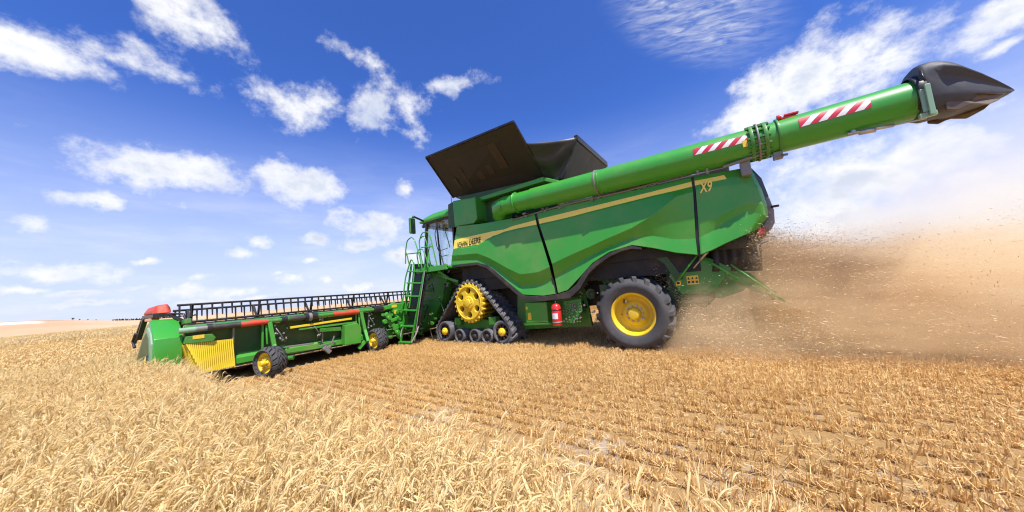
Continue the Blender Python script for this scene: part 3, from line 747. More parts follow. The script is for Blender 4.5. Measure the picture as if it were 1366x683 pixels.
# front flap
A2 = Vector((A_.x, 2 * YC - A_.y, A_.z)); 
ff = MB().prism([A_ + Vector((.05, .1, 0)), A2 + Vector((.05, -.1, 0)), A2 + Vector((-.35, .0, .75)), A_ + Vector((-.35, .0, .75))], (0.03, 0, 0.02)); part('tank_flap', ff, 'cover', CH)
# folded tarpaulin gussets joining side flap and rear flap
def gusset(P0, P1, P2, P3, nm='tarpaulin_gusset'):
    m_ = MB(); rings = []
    for i in range(15):
        u = i / 14; rg = []
        for j in range(15):
            v = j / 14; p = P0.lerp(P1, u).lerp(P3.lerp(P2, u), v)
            sag = math.sin(math.pi * u) * (0.03 * v) ; p = p + Vector((0, 0, -sag))
            p = p + Vector((0.02, -0.05, 0.02)) * math.sin(v * 11 + 3 * math.sin(u * 3.2 + v)) * math.sin(math.pi * v)
            rg.append(p)
        rings.append(rg)
    m_.loft(rings, close=False); o = part(nm, m_, 'tarp', CH, fix=False); s = o.modifiers.new('thickness', 'SOLIDIFY'); s.thickness = 0.01; return o
topg = C_.lerp(B_, .36)
gusset(B_ + Vector((0, .05, -.1)), E_ + Vector((.05, 0, -.05)), F_ + Vector((.05, 0, 0)), topg)
def mir(p): return Vector((p.x, 2 * YC - p.y, p.z))
gusset(mir(B_), mir(E_), mir(F_), mir(topg))

# ---- unloading auger
AY = 6.50
def ac(x):  # centre height of the tube at x
    return 3.775 - 0.030 * (x + 4.85) if x < 0.5 else 3.615 + (x - 0.5) * -0.002
ag = MB()
ag.tube([(-4.95, 6.95, 3.55), (-4.98, 6.72, 3.66), (-4.85, 6.55, 3.75), (-4.6, AY, ac(-4.6))], [.22, .25, .25, .25], 28)
ag.tube([(-4.62, AY, ac(-4.6)), (-3.75, AY, ac(-3.75))], .245, 40); ag.tube([(-3.76, AY, ac(-3.75)), (0.62, AY, ac(.6))], .262, 40)
ag.lathe((-4.25, AY, ac(-4.25)), [(-.025, .24), (-.025, .275), (.025, .275), (.025, .24)], 36, axis='x')
AU = part('unloading_auger', ag, 'green', CH, fix=False)
def ringx(x, r0, r1, w_, mt, nm, n=40):
    return part(nm, MB().lathe((x, AY, ac(x)), [(-w_ / 2, r0), (-w_ / 2, r1), (w_ / 2, r1), (w_ / 2, r0)], n, axis='x'), mt, AU, bevel=0.004)
ringx(-2.07, .25, .285, .035, 'grey', 'clamp_band'); ringx(-2.0, .25, .275, .02, 'green', 'clamp_band')
ringx(0.62, .25, .30, .05, 'green2', 'joint_flange'); ringx(0.70, .25, .315, .025, 'grey', 'joint_flange'); ringx(0.80, .25, .30, .05, 'green2', 'joint_flange'); ringx(.96, .25, .29, .03, 'green2', 'joint_flange')
jb = MB()
for k in range(14):
    a = 2 * math.pi * k / 14
    jb.bar((.56, AY + .28 * math.cos(a), ac(.6) + .28 * math.sin(a)), (.86, AY + .28 * math.cos(a), ac(.6) + .28 * math.sin(a)), .035, .03)
part('joint_bolt', jb, 'green2', AU, bevel=0.004)
ag2 = MB().tube([(0.62, AY, ac(.62)), (2.45, AY, ac(2.4))], .262, 40); part('outer_tube', ag2, 'green', AU, fix=False)
# wear line and lamps on the tube
jd = MB().box((.42, 6.42, ac(.6) - .52), (.56, 6.60, ac(.6) - .28)); jd.tube([(.2, 6.4, 3.32), (.75, 6.38, 3.38)], .03, 10); jd.tube([(-.2, 6.45, 3.30), (-.2, 6.45, 3.48)], .025, 8); jd.tube([(-.05, 6.45, 3.28), (-.05, 6.45, 3.46)], .025, 8)
jd.box((.86, 6.40, ac(.9) - .37), (.98, 6.52, ac(.9) - .26)); jd.tube([(.95, 6.42, ac(.9) - .33), (1.02, 6.35, ac(.9) - .36)], .02, 8)
part('cradle_support', jd, 'grey', AU, bevel=0.006)
lp = MB(); q0 = aty(1037, 158, AY - .12); q1 = aty(1062, 153, AY - .12)
lp.tube([q0 + Vector((-.01, 0, 0)), q0 + Vector((.045, 0, .0))], .045, 14); lp.bar(q0 + Vector((.03, 0, -.02)), q1 + Vector((0, 0, -.02)), .05, .035); lp.bar(q0.lerp(q1, .35) + Vector((0, 0, .02)), q1 + Vector((.03, 0, .03)), .07, .03)
part('warning_lamp', lp, 'red', AU, bevel=0.006)
# chevron plates, curved round the tube
def chev(xa, xb, za, hgt, n, nm='warning_plate'):
    """za: height of plate centre above the tube centre at either end"""
    m_ = MB(); r = .267
    def pt(x, s):   # s: arc height
        a = math.asin(max(-1, min(1, za / r))) + s / r
        return Vector((x, AY - r * math.cos(a), ac(x) + r * math.sin(a)))
    L = xb - xa; pitch = L / n; sl = hgt * 0.95
    K = 6
    # backing red, then white slanted stripes a touch proud
    rows = [[pt(xa + L * i / 24, -hgt / 2 + hgt * j / K) for j in range(K + 1)] for i in range(25)]
    m_.loft(rows, 0, close=False)
    for k in range(n):
        b0 = xa + pitch * (k + .28)
        rings = []
        for j in range(K + 1):
            f = j / K; x0 = b0 + sl * (f - .25); x1 = x0 + pitch * .5
            x0 = min(max(x0, xa), xb); x1 = min(max(x1, xa), xb)
            s = -hgt / 2 + hgt * f
            off = Vector((0, -.003, .0005)); rings.append([pt(x0, s) + off, pt(x1, s) + off])
        m_.loft(rings, 1, close=False)
    return part(nm, m_, ['decalred', 'white'], AU, fix=False)
ca, cb = aty(924, 200, AY - .25), aty(997, 186, AY - .25)
chev(ca.x, cb.x, .04, .13, 4)
ca, cb = aty(1066, 166, AY - .25), aty(1163, 144, AY - .25)
chev(ca.x, cb.x, .05, .15, 4)
yl = aty(994.5, 196, AY - .27); part('yellow_decal', MB().box((yl.x - .03, AY - .272, ac(.5) - .10), (yl.x + .03, AY - .262, ac(.5) + .01)), 'yellow', AU)

# spout boot of black rubber
st_ = [(1211, 98, 1220, 160, .262), (1218, 94, 1231, 161, .27), (1227, 91.5, 1246, 157, .28), (1240, 89.5, 1255, 155, .285), (1256, 92.5, 1268, 153, .295), (1262, 94.2, 1283, 148.5, .28), (1292, 102.5, 1303, 142, .215), (1320, 110.5, 1328, 134.5, .13), (1343, 117.0, 1345, 126, .05), (1352, 119.6, 1353, 121, .010)]
rings = []
for i, (ax, ay, bx, by, hw) in enumerate(st_):
    T_, B0 = aty(ax, ay, AY), aty(bx, by, AY); rg = []
    n = 40
    for k in range(n):
        a = 2 * math.pi * k / n; cy, cz = math.cos(a), math.sin(a)
        e = .52
        yy = math.copysign(abs(cy) ** e, cy) * hw; zz = math.copysign(abs(cz) ** e, cz)
        if zz < 0: yy *= (1 - .18 * abs(zz))
        c = (T_ + B0) / 2; h_ = (T_ - B0) / 2
        groove = 1 + (.07 if .42 < zz < .75 else -.16 if -.05 < zz <= .42 else 0.02 if zz < -.3 else 0) * (0 if i < 3 else 1)
        rg.append(c + h_ * zz + Vector((0, yy * groove, 0)))
    rings.append(rg)
sp_ = MB().loft(rings, cap=True); boot = part('spout_boot', sp_, 'boot', AU)
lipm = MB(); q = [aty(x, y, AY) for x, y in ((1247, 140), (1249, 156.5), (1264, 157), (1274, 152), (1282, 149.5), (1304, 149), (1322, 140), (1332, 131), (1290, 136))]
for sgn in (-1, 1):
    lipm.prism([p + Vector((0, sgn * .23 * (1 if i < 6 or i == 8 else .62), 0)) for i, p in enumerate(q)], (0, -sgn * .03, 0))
part('spout_lip', lipm, mat('sunlit_brown_black_rubber', (0.10, 0.07, 0.045), 0.4, 0, 0.1, 0.2), boot, bevel=.01)  # brown in the colour imitates light on the boot's underside
part('boot_groove', MB().tube([aty(1228.5, 94.5, AY - .24), aty(1230, 100, AY - .31), aty(1234.5, 108, AY - .34)], .012, 8), 'black', boot)
col_ = MB().lathe((aty(1222, 125, AY).x - .02, AY, ac(2.4) + .03), [(-.07, .268), (-.07, .285), (.03, .29), (.03, .268)], 36, axis='x'); part('boot_collar', col_, 'black', AU, bevel=0.008)
fp = MB()
for (a, b_) in (((1236, 112), (1245, 152)), ):
    fp.bar(aty(a[0], a[1], AY - .31), aty(b_[0], b_[1], AY - .31), .05, .03, up=(0, 1, 0))
fp.bar(aty(1226, 156, AY - .26), aty(1250, 150, AY - .26), .05, .06); fp.bar(aty(1233, 118, AY - .285), aty(1240, 148, AY - .285), .10, .02, up=(0, 1, 0))
part('spout_bracket', fp, 'palegreen', AU, bevel=0.006)
rod = MB(); rod.tube([aty(1130, 179, AY - .12), aty(1192, 167, AY - .12)], .026, 12); rod.tube([aty(1190, 167.4, AY - .12), aty(1236, 157.6, AY - .12)], .012, 10); rod.tube([aty(1136, 172, AY - .1), aty(1140, 178, AY - .12)], .03, 8); rod.tube([aty(1146, 177, AY - .12), aty(1168, 173, AY - .12)], .036, 10)
part('spout_cylinder', rod, 'steel', AU)

# ---- rear hood end: tinted glass wedge, bumper, lamps
re = MB()
def ring_y(pts, ya, yb, mb, mi=0): mb.prism([Vector((p[0], ya, p[1])) for p in pts], (0, yb - ya, 0), mi)
r1 = [aty(x, y, YB + .12) for x, y in ((1002, 223), (1016, 237), (1026, 262), (1022, 270), (1006, 242))]
ring_y([(p.x, p.z) for p in r1], YB + .13, 2 * YC - YB - .13, re); part('rear_window', re, 'glass', CH, bevel=0.02)
r2 = MB(); q = [aty(x, y, YB + .12) for x, y in ((1018, 262), (1026, 262), (1033, 280), (1034, 296), (1029, 307), (1012, 306), (1022, 290))]
ring_y([(p.x, p.z) for p in q], YB + .12, 2 * YC - YB - .12, r2); part('rear_bumper', r2, 'grey', CH, bevel=0.03)
r3 = MB(); r3.box((-.2, YB + .1, 2.35), (.62, 2 * YC - YB - .1, 3.2)); part('rear_housing', r3, 'green', CH, bevel=0.05)
hm = MB(); p = aty(1034, 275, YB + .1); hm.tube([p + Vector((-.05, 0, 0)), p + Vector((.05, 0, 0))], .02, 8); part('marker_lamp', hm, 'black', CH)
tl = MB(); p = aty(1018, 307, YB + .1); tl.box((p.x - .08, p.y - .05, p.z - .07), (p.x + .02, p.y + .3, p.z + .04)); tlo = part('tail_lamp', tl, 'red', CH, bevel=0.01)
hs = MB(); rr = random.Random(5)
for k in range(7):
    a = aty(rr.uniform(985, 1012), rr.uniform(312, 318), YB + .2); b_ = aty(rr.uniform(1005, 1030), rr.uniform(308, 322), YB + .1); c_ = (a + b_) / 2 + Vector((0, 0, -rr.uniform(.02, .12)))
    hs.tube([a, c_, b_], .014, 6)
part('rear_wiring', hs, 'grey', CH)

# straw hood curtain
cu_ = MB(); rings = []
for i in range(30):
    u = i / 29; x = -.62 + 1.18 * u; fold = .05 * math.sin(u * 26) + .03 * math.sin(u * 11)
    rings.append([Vector((x, 6.98 + fold * .4, 2.35)), Vector((x, 6.95 + fold, 2.0)), Vector((x - .02, 6.92 + fold * 1.3, 1.72)), Vector((x - .05, 6.90 + fold * 1.5, 1.46 + .10 * (1 - u)))])
cu_.loft(rings, close=False); cuo = part('rubber_curtain', cu_, mat('black_rubber_sheet', (0.016, 0.014, 0.013), 0.5, 0, 0, 0.35, (0.12, 0.08, 0.045), nscale=3), CH, fix=False); s = cuo.modifiers.new('thickness', 'SOLIDIFY'); s.thickness = 0.015
cb_ = MB().box((-.6, 7.05, 1.5), (.5, 2 * YC - 7.05, 2.4)); part('chopper_housing', cb_, 'dark', CH)
lw = MB().box((-1.05, 7.0, 1.0), (-.25, 2 * YC - 7.0, 1.62)); lw.hexa([(-.9, 7.02, .85), (-.4, 7.02, .85), (-.4, 2 * YC - 7.02, .85), (-.9, 2 * YC - 7.02, .85), (-1.05, 7.02, 1.0), (-.25, 7.02, 1.0), (-.25, 2 * YC - 7.02, 1.0), (-1.05, 2 * YC - 7.02, 1.0)]); part('chopper_drum_case', lw, 'dgreen', CH, bevel=.02)
vp = MB().prism([aty(x, y, 7.02) for x, y in ((940, 352), (972, 350), (1004, 370), (992, 388), (962, 398), (940, 396))], (0, .04, 0))
for mm in both(vp): part('spreader_housing', mm, 'green2', CH, bevel=.01)
# chopper side plates with warning decals, tailboard with vanes
pl = MB().prism([aty(x, y, 6.85) for x, y in ((876, 332), (921, 338), (948, 345), (975, 357), (958, 384), (946, 392), (908, 392), (897, 375))], (0, .06, 0))
for k, mm in enumerate(both(pl)):
    o = part('chopper_side_plate', mm, 'green2', CH, bevel=0.01)
    if k == 0:
        def decal(cx, cy, w_, h_, n):
            c = aty(cx, cy, 6.843); ob = part('warning_decal', MB().box((c.x - w_ / 2, c.y, c.z - h_ / 2), (c.x + w_ / 2, c.y + .006, c.z + h_ / 2)), 'yellow', o)
            mk = MB()
            for j in range(n):
                x = c.x - w_ / 2 + w_ * (j + .5) / n; s = w_ / n * .32
                mk.add([(x - s, c.y - .003, c.z + h_ * .08), (x + s, c.y - .003, c.z + h_ * .08), (x, c.y - .003, c.z + h_ * .40)], [(0, 1, 2)])
                mk.box((x - s, c.y - .003, c.z - h_ * .36), (x + s, c.y + .001, c.z - h_ * .10))
            part('warning_mark', mk, 'letter', ob, fix=False)
        decal(904.5, 375, .085, .17, 1); decal(924, 373.5, .20, .17, 3)
        sm_ = MB().prism([aty(x, y, 6.83) for x, y in ((862, 336), (884, 334), (912, 372), (902, 376), (886, 352))], (0, .05, 0)); part('fender_brace', sm_, 'dgreen', o, bevel=0.006)
tb = MB().prism([aty(x, y, 6.9) for x, y in ((928, 338), (945, 347), (1000, 364), (1030, 386), (1022, 391), (985, 377), (950, 368), (925, 352))], (0, .05, 0))
for mm in both(tb): part('spreader_side', mm, 'green2', CH, bevel=0.01)
tbd = MB(); t0, t1 = aty(948, 350, 6.95), aty(1036, 389, 6.95)
tbd.prism([t0, t1, t1 + Vector((0, 0, -.03)), t0 + Vector((0, 0, -.03))], (0, 2 * YC - 13.9, 0))
part('spreader_tailboard', tbd, 'green2', CH, bevel=0.006)
for k in range(7):
    y = 6.97 + k * .16; v_ = MB().prism([t0 + Vector((0, y - 6.95, 0)), t1 + Vector((0, y - 6.95, -.02)), t1 + Vector((-.05, y - 6.95, -.16)), t0 + Vector((.1, y - 6.95, -.26))], (0, .012, 0)); part('spreader_vane', v_, 'green2', CH)
arm = MB(); arm.tube([aty(975, 353, 6.8), aty(1047, 402, 6.8)], .018, 8); arm.tube([aty(940, 345, 6.8), aty(985, 372, 6.8)], .022, 8)
arm.tube([aty(905, 373, 6.7), aty(930, 340, 6.72)], .018, 8)
part('spreader_arm', arm, 'green', CH)
sr = MB(); sr.tube([aty(934, 347, 6.78), aty(955, 322, 6.78)], .028, 12); sr.tube([aty(925, 358, 6.78), aty(936, 345, 6.78)], .014, 8); sr.tube([aty(1008, 317, 6.8), aty(1013, 341, 6.8)], .014, 8)
part('gas_strut', sr, 'steel', CH)

# ---- wheels
def tyre(c, R, rim, w_, lugs, sgn=1, lug_h=.045):
    """outer face at c.y, tyre extends towards +y*sgn"""
    m_ = MB(); y = lambda o: o * sgn
    Rb = R - lug_h
    prof = [(.05, rim), (.01, rim + .03), (.0, rim + .06), (-.035, rim + (Rb - rim) * .45), (-.03, rim + (Rb - rim) * .72), (.02, Rb - .055), (.07, Rb - .012), (w_ * .35, Rb), (w_ * .65, Rb), (w_ - .07, Rb - .012), (w_ - .02, Rb - .055), (w_ + .03, rim + (Rb - rim) * .6), (w_, rim + .05), (w_ - .05, rim)]
    m_.lathe(c, [(y(o), r) for o, r in prof], 72)
    cc = Vector(c)
    for h in (0, 1):
        for k in range(lugs):
            a0 = 2 * math.pi * (k + .5 * h) / lugs
            rings = []
            for (o, da, r0, r1, wa) in ((-.012, -.02, Rb - min(.16, (Rb - rim) * .5), Rb - min(.075, (Rb - rim) * .3), .05), (.015, .0, Rb - .09, R - .035, .055), (.06, .03, Rb - .03, R - .003, .055), (w_ * .28, .13, Rb - .02, R, .045), (w_ * .52, .24, Rb - .02, R, .036)):
                oo = o if h == 0 else w_ - o
                a = a0 + da * (1.0 / R) * .9; wa = wa / R
                f = lambda aa, rr_: cc + Vector((rr_ * math.cos(aa), y(oo), rr_ * math.sin(aa)))
                rings.append([f(a - wa * 1.15, r0), f(a - wa * .8, r1), f(a + wa * .8, r1), f(a + wa * 1.15, r0)])
            m_.loft(rings, smooth=False, cap=True)
    return m_
def wheel(c, R, rim, w_, lugs, parent, sgn=1, lug_h=.045, dish=.27, nb=10):
    wo = part('wheel', tyre(c, R, rim, w_, lugs, sgn, lug_h), 'rubber', parent, fix=False)
    m_ = MB(); y = lambda o: o * sgn; s = rim
    m_.lathe(c, [(y(.06), s + .005), (y(.035), s + .012), (y(.03), s - .005), (y(.05), s - .03), (y(.075), s - .045), (y(dish * .75), s - .055), (y(dish), s - .08), (y(dish), s * .62), (y(dish - .03), s * .58), (y(dish - .06), s * .45), (y(dish - .06), s * .0 + .001)], 56)
    ro = part('rim', m_, 'yellow', wo, fix=False)
    h_ = MB().lathe(c, [(y(dish - .05), s * .30), (y(dish - .14), s * .28), (y(dish - .17), s * .22), (y(dish - .17), .001)], 28); part('hub', h_, 'yellow', wo, bevel=.005)
    bt = MB()
    for k in range(nb):
        a = 2 * math.pi * k / nb; p = Vector(c) + Vector((math.cos(a) * s * .38, y(dish - .06), math.sin(a) * s * .38)); bt.tube([p, p + Vector((0, y(-.035), 0))], s * .052, 6)
    part('wheel_nut', bt, 'steel', wo)
    return wo
RW = (-1.72, 6.62, .775)
wheel(RW, .80, .445, .62, 18, CH)
wheel((RW[0], 2 * YC - 6.62, RW[2]), .80, .445, .62, 18, CH, sgn=-1)
ax = MB(); ax.box((-1.85, 7.1, .62), (-1.55, 9.6, .92)); ax.tube([(-1.5, 7.2, .78), (-1.5, 9.5, .78)], .05, 10); ax.box((-2.2, 7.9, .8), (-1.0, 8.8, 1.6)); part('rear_axle', ax, 'dgreen', CH, bevel=0.02)

# ---- track units
def hull2(circs, off, n=720):
    P = []
    for (x, z, r) in circs:
        for k in range(n // 2): a = 2 * math.pi * k / (n // 2); P.append((x + (r + off) * math.cos(a), z + (r + off) * math.sin(a)))
    P = sorted(set((round(a, 5), round(b_, 5)) for a, b_ in P))
    def half(pts):
        h = []
        for p in pts:
            while len(h) > 1 and (h[-1][0] - h[-2][0]) * (p[1] - h[-2][1]) - (h[-1][1] - h[-2][1]) * (p[0] - h[-2][0]) <= 0: h.pop()
            h.append(p)
        return h
    lo = half(P); up = half(P[::-1]); H_ = lo[:-1] + up[:-1]
    seg = [math.dist(H_[i], H_[(i + 1) % len(H_)]) for i in range(len(H_))]; L = sum(seg)
    def at_len(s):
        s %= L
        for i, d in enumerate(seg):
            if s <= d: p, q = H_[i], H_[(i + 1) % len(H_)]; u = s / d; return (p[0] + (q[0] - p[0]) * u, p[1] + (q[1] - p[1]) * u), ((q[0] - p[0]) / d, (q[1] - p[1]) / d)
            s -= d
        return H_[0], (1, 0)
    return L, at_len
def track_unit(sgn, y0):
    y = lambda o: y0 + o * sgn
    circs = [(-6.34, 1.22, .60), (-7.50, .37, .32), (-5.22, .37, .32)]
    L, fa = hull2(circs, 0.0)
    Wt = .80; n = 150; rings = []
    for i in range(n + 1):
        (x, z), (tx, tz) = fa(L * i / n); nx, nz = tz, -tx
        rings.append([Vector((x, y(0), z)), Vector((x + nx * .035, y(0), z + nz * .035)), Vector((x + nx * .035, y(Wt), z + nz * .035)), Vector((x, y(Wt), z))])
    belt = MB().loft(rings, smooth=False)
    NL = 46
    for h in (0, 1):
        for i in range(NL):
            s0 = L * (i + .5 * h) / NL; rings = []
            for (o, ds) in ((.0, .0), (.06, .03), (.24, .10), (.42, .17)):
                oo = o if h == 0 else Wt - o
                (x, z), (tx, tz) = fa(s0 + ds); nx, nz = tz, -tx; hh = .088 if o > 0 else .07; w2 = .038
                rings.append([Vector((x - tx * w2 * 1.3 + nx * .03, y(oo), z - tz * w2 * 1.3 + nz * .03)), Vector((x - tx * w2 + nx * hh, y(oo), z - tz * w2 + nz * hh)), Vector((x + tx * w2 + nx * hh, y(oo), z + tz * w2 + nz * hh)), Vector((x + tx * w2 * 1.3 + nx * .03, y(oo), z + tz * w2 * 1.3 + nz * .03))])
            belt.loft(rings, smooth=False, cap=True)
    b = part('track_belt', belt, 'track', CH, fix=False)
    # drive sprocket
    sp = MB(); c = Vector((-6.34, y(-.01), 1.22)); N = 24; prof = []
    for k in range(N * 4):
        a = 2 * math.pi * k / (N * 4); r = (.525, .545, .60, .60)[k % 4] if k % 4 else .525
        prof.append((r * math.cos(a), r * math.sin(a)))
    # plate with six windows
    outer = prof; nn_ = len(outer)
    def win(ang, rc, rw, ra, n=8):
        return [(rc * math.cos(ang) + rw * math.cos(2 * math.pi * q / n) * math.cos(ang) - ra * math.sin(2 * math.pi * q / n) * math.sin(ang), rc * math.sin(ang) + rw * math.cos(2 * math.pi * q / n) * math.sin(ang) + ra * math.sin(2 * math.pi * q / n) * math.cos(ang)) for q in range(n)]
    bm = bmesh.new()
    def loop(pts, yy): 
        vs = [bm.verts.new((c.x + p[0], yy, c.z + p[1])) for p in pts]; return vs, [bm.edges.new((vs[i], vs[(i + 1) % len(vs)])) for i in range(len(vs))]
    edges = loop(outer, c.y)[1]
    for k in range(6): edges += loop(win(R_(30 + 60 * k), .355, .10, .10), c.y)[1]
    res = bmesh.ops.triangle_fill(bm, edges=edges, use_beauty=True, use_dissolve=False)
    faces = [f for f in bm.faces]
    ex = bmesh.ops.extrude_face_region(bm, geom=faces); bmesh.ops.translate(bm, verts=[e for e in ex['geom'] if isinstance(e, bmesh.types.BMVert)], vec=(0, .16 * sgn, 0))
    bmesh.ops.recalc_face_normals(bm, faces=bm.faces)
    for v in bm.verts: v.co -= ORG[CH.name]
    me = D.meshes.new('drive_sprocket'); bm.to_mesh(me); bm.free(); me.materials.append(M['yellow'])
    so_ = D.objects.new('drive_sprocket', me); COL.objects.link(so_); so_.parent = CH; ORG[so_.name] = ORG[CH.name]
    bv = so_.modifiers.new('bevel', 'BEVEL'); bv.width = .012; bv.segments = 2; bv.limit_method = 'ANGLE'
    hb = MB().lathe(c, [(.0, .20), (-.03 * sgn, .19), (-.03 * sgn, .12), (-.08 * sgn, .11), (-.08 * sgn, .001)], 32)
    for k in range(12):
        a = 2 * math.pi * k / 12; p = c + Vector((math.cos(a) * .155, -.03 * sgn, math.sin(a) * .155)); hb.tube([p, p + Vector((0, -.03 * sgn, 0))], .014, 6)
    part('hub', hb, 'yellow', so_, bevel=.004)
    rr_ = MB().lathe(c, [(-.012 * sgn, .50), (-.03 * sgn, .495), (-.03 * sgn, .47), (-.01 * sgn, .465)], 60); part('rim_ring', rr_, 'yellow', so_)
    # roller bars behind the plate
    rb = MB().lathe(c, [(.16 * sgn, .46), (.6 * sgn, .46)], 48)
    for k in range(N):
        a = 2 * math.pi * (k + .6) / N; p = c + Vector((math.cos(a) * .55, .15 * sgn, math.sin(a) * .55)); rb.tube([p, p + Vector((0, .45 * sgn, 0))], .035, 8)
    part('sprocket_drum', rb, mat('worn_yellow_paint', (.40, .27, .01), .5, 0, 0, .6, (.10, .08, .05)), so_, fix=False)
    for (x, z, r) in ((-7.50, .37, .315), (-5.22, .37, .315)):
        c2 = Vector((x, y(.02), z))
        iw = MB().lathe(c2, [(.30 * sgn, r), (.02 * sgn, r), (.0, r - .02), (.0, r - .075), (.03 * sgn, r - .085), (.03 * sgn, r - .10)], 44)
        io = part('idler_wheel', iw, 'track', CH)
        dk_ = MB().lathe(c2, [(.03 * sgn, r - .09), (.10 * sgn, r - .11), (.12 * sgn, .10), (.12 * sgn, .001)], 36)
        for k in range(10):
            a = 2 * math.pi * k / 10; dk_.bar(c2 + Vector((math.cos(a) * .11, .06 * sgn, math.sin(a) * .11)), c2 + Vector((math.cos(a) * (r - .10), .05 * sgn, math.sin(a) * (r - .10))), .03, .05, up=(0, 1, 0))
        part('wheel_disc', dk_, 'trim', io)
        hb = MB().lathe(c2, [(.08 * sgn, .115), (.0, .11), (-.03 * sgn, .085), (-.03 * sgn, .05), (-.06 * sgn, .045), (-.06 * sgn, .001)], 24); part('hub', hb, 'yellow', io, bevel=.004)
    for x in (-6.86, -6.24, -5.77):
        c2 = Vector((x, y(.02), .245)); r = .205
        iw = MB().lathe(c2, [(.42 * sgn, r), (.015 * sgn, r), (.0, r - .015), (.0, r - .05), (.03 * sgn, r - .06)], 36); io = part('road_wheel', iw, 'track', CH)
        dk_ = MB().lathe(c2, [(.03 * sgn, r - .055), (.05 * sgn, r - .07), (.05 * sgn, .07), (.0, .06), (.0, .001)], 28)
        for k in range(8):
            a = 2 * math.pi * k / 8; p = c2 + Vector((math.cos(a) * .10, .05 * sgn, math.sin(a) * .10)); dk_.tube([p, p + Vector((0, -.02 * sgn, 0))], .012, 6)
        part('wheel_disc', dk_, 'trim', io)
    fr_ = MB()
    fr_.prism([Vector((-7.3, y(.25), .42)), Vector((-5.4, y(.25), .42)), Vector((-5.7, y(.25), .66)), Vector((-6.1, y(.25), .72)), Vector((-6.34, y(.25), 1.0)), Vector((-6.6, y(.25), .72)), Vector((-7.0, y(.25), .66))], (0, .25 * sgn, 0))
    fr_.box((-5.72, min(y(.10), y(.3)), .55), (-5.45, max(y(.10), y(.3)), .78)); fr_.box((-7.1, min(y(.10), y(.3)), .55), (-6.85, max(y(.10), y(.3)), .78))
    part('track_frame', fr_, 'green2', CH, bevel=.02)
track_unit(1, 6.62); track_unit(-1, 2 * YC - 6.62)
fa_ = MB().box((-6.6, 7.3, 1.0), (-6.0, 9.4, 1.5)); part('front_axle', fa_, 'dgreen', CH, bevel=.03)

# ---- toolbox, brackets and machinery between track and rear wheel
tbx = MB().prism([aty(x, y, 6.72) for x, y in ((700, 404), (729, 403), (731.5, 430), (702, 431))], (0, .35, 0)); to_ = part('toolbox', tbx, 'green', CH, bevel=.015)
dcl = aty(706.5, 422, 6.714); part('warning_decal', MB().box((dcl.x - .05, dcl.y, dcl.z - .09), (dcl.x + .05, dcl.y + .006, dcl.z + .09)), 'yellow', to_)
dcl = aty(702.5, 411, 6.714); part('warning_decal', MB().box((dcl.x - .03, dcl.y, dcl.z - .035), (dcl.x + .03, dcl.y + .006, dcl.z + .035)), 'yellow', to_)
lg = MB().bar(aty(700, 433, 6.75), aty(737, 431.5, 6.75), .06, .05); lg.prism([aty(x, y, 6.75) for x, y in ((751, 402), (775, 398), (776, 416), (766, 432), (753, 430))], (0, .05, 0)); lg.prism([aty(x, y, 7.2) for x, y in ((690, 395), (780, 385), (790, 435), (690, 440))], (0, .1, 0)); part('lower_frame', lg, 'green2', CH, bevel=.01)
# drivetrain clutter in the wheel wells
rr = random.Random(21)
cl1 = MB(); cl2 = MB(); cl3 = MB()
for k in range(16):
    px, py = rr.uniform(775, 900), rr.uniform(335, 425)
    p = aty(px, py, rr.uniform(6.85, 7.05)); q = p + Vector((rr.uniform(-.5, .5), rr.uniform(-.1, .15), rr.uniform(-.35, .35))); mid = (p + q) / 2 + Vector((0, -.03, -rr.uniform(0, .15)))
    cl1.tube([p, mid, q], rr.uniform(.010, .022), 7)
for k in range(95):
    px, py = rr.uniform(772, 900), rr.uniform(332, 430); p = aty(px, py, rr.uniform(6.82, 7.02)); s = rr.uniform(.010, .035)
    (cl2 if k % 3 else cl3).tube([p, p + Vector((0, -s * 1.5, 0))], s, 7)
for (a, b_, c, d) in ((795, 345, 830, 372), (842, 335, 862, 360), (800, 380, 815, 400), (862, 340, 880, 362)):
    p, q = aty(a, b_, 6.98), aty(c, d, 6.98); cl3.box((min(p.x, q.x), 6.95, min(p.z, q.z)), (max(p.x, q.x), 7.2, max(p.z, q.z)))
# belt pulleys
for (px, py, r) in ((812, 372, .16), (788, 392, .12), (850, 347, .14), (775, 412, .10)):
    c = aty(px, py, 6.95); cl3.lathe(c, [(0, r), (0, r - .03), (.03, r - .04), (.03, .05), (-.02, .04), (-.02, .001)], 26); cl1.lathe(c, [(.0, r + .01), (.07, r + .01)], 26)
part('hydraulic_hose', cl1, 'black', CH, fix=False); part('hose_fitting', cl2, 'steel', CH, fix=False); part('gearbox', cl3, 'dgreen', CH, fix=False)
cl = MB(); rr = random.Random(22)
for k in range(60):
    p = aty(rr.uniform(752, 776), rr.uniform(404, 430), 6.74); s = rr.uniform(.008, .02); cl.tube([p, p + Vector((0, -s * 2, 0))], s, 6)
part('bolt_cluster', cl, 'grey', CH, fix=False)

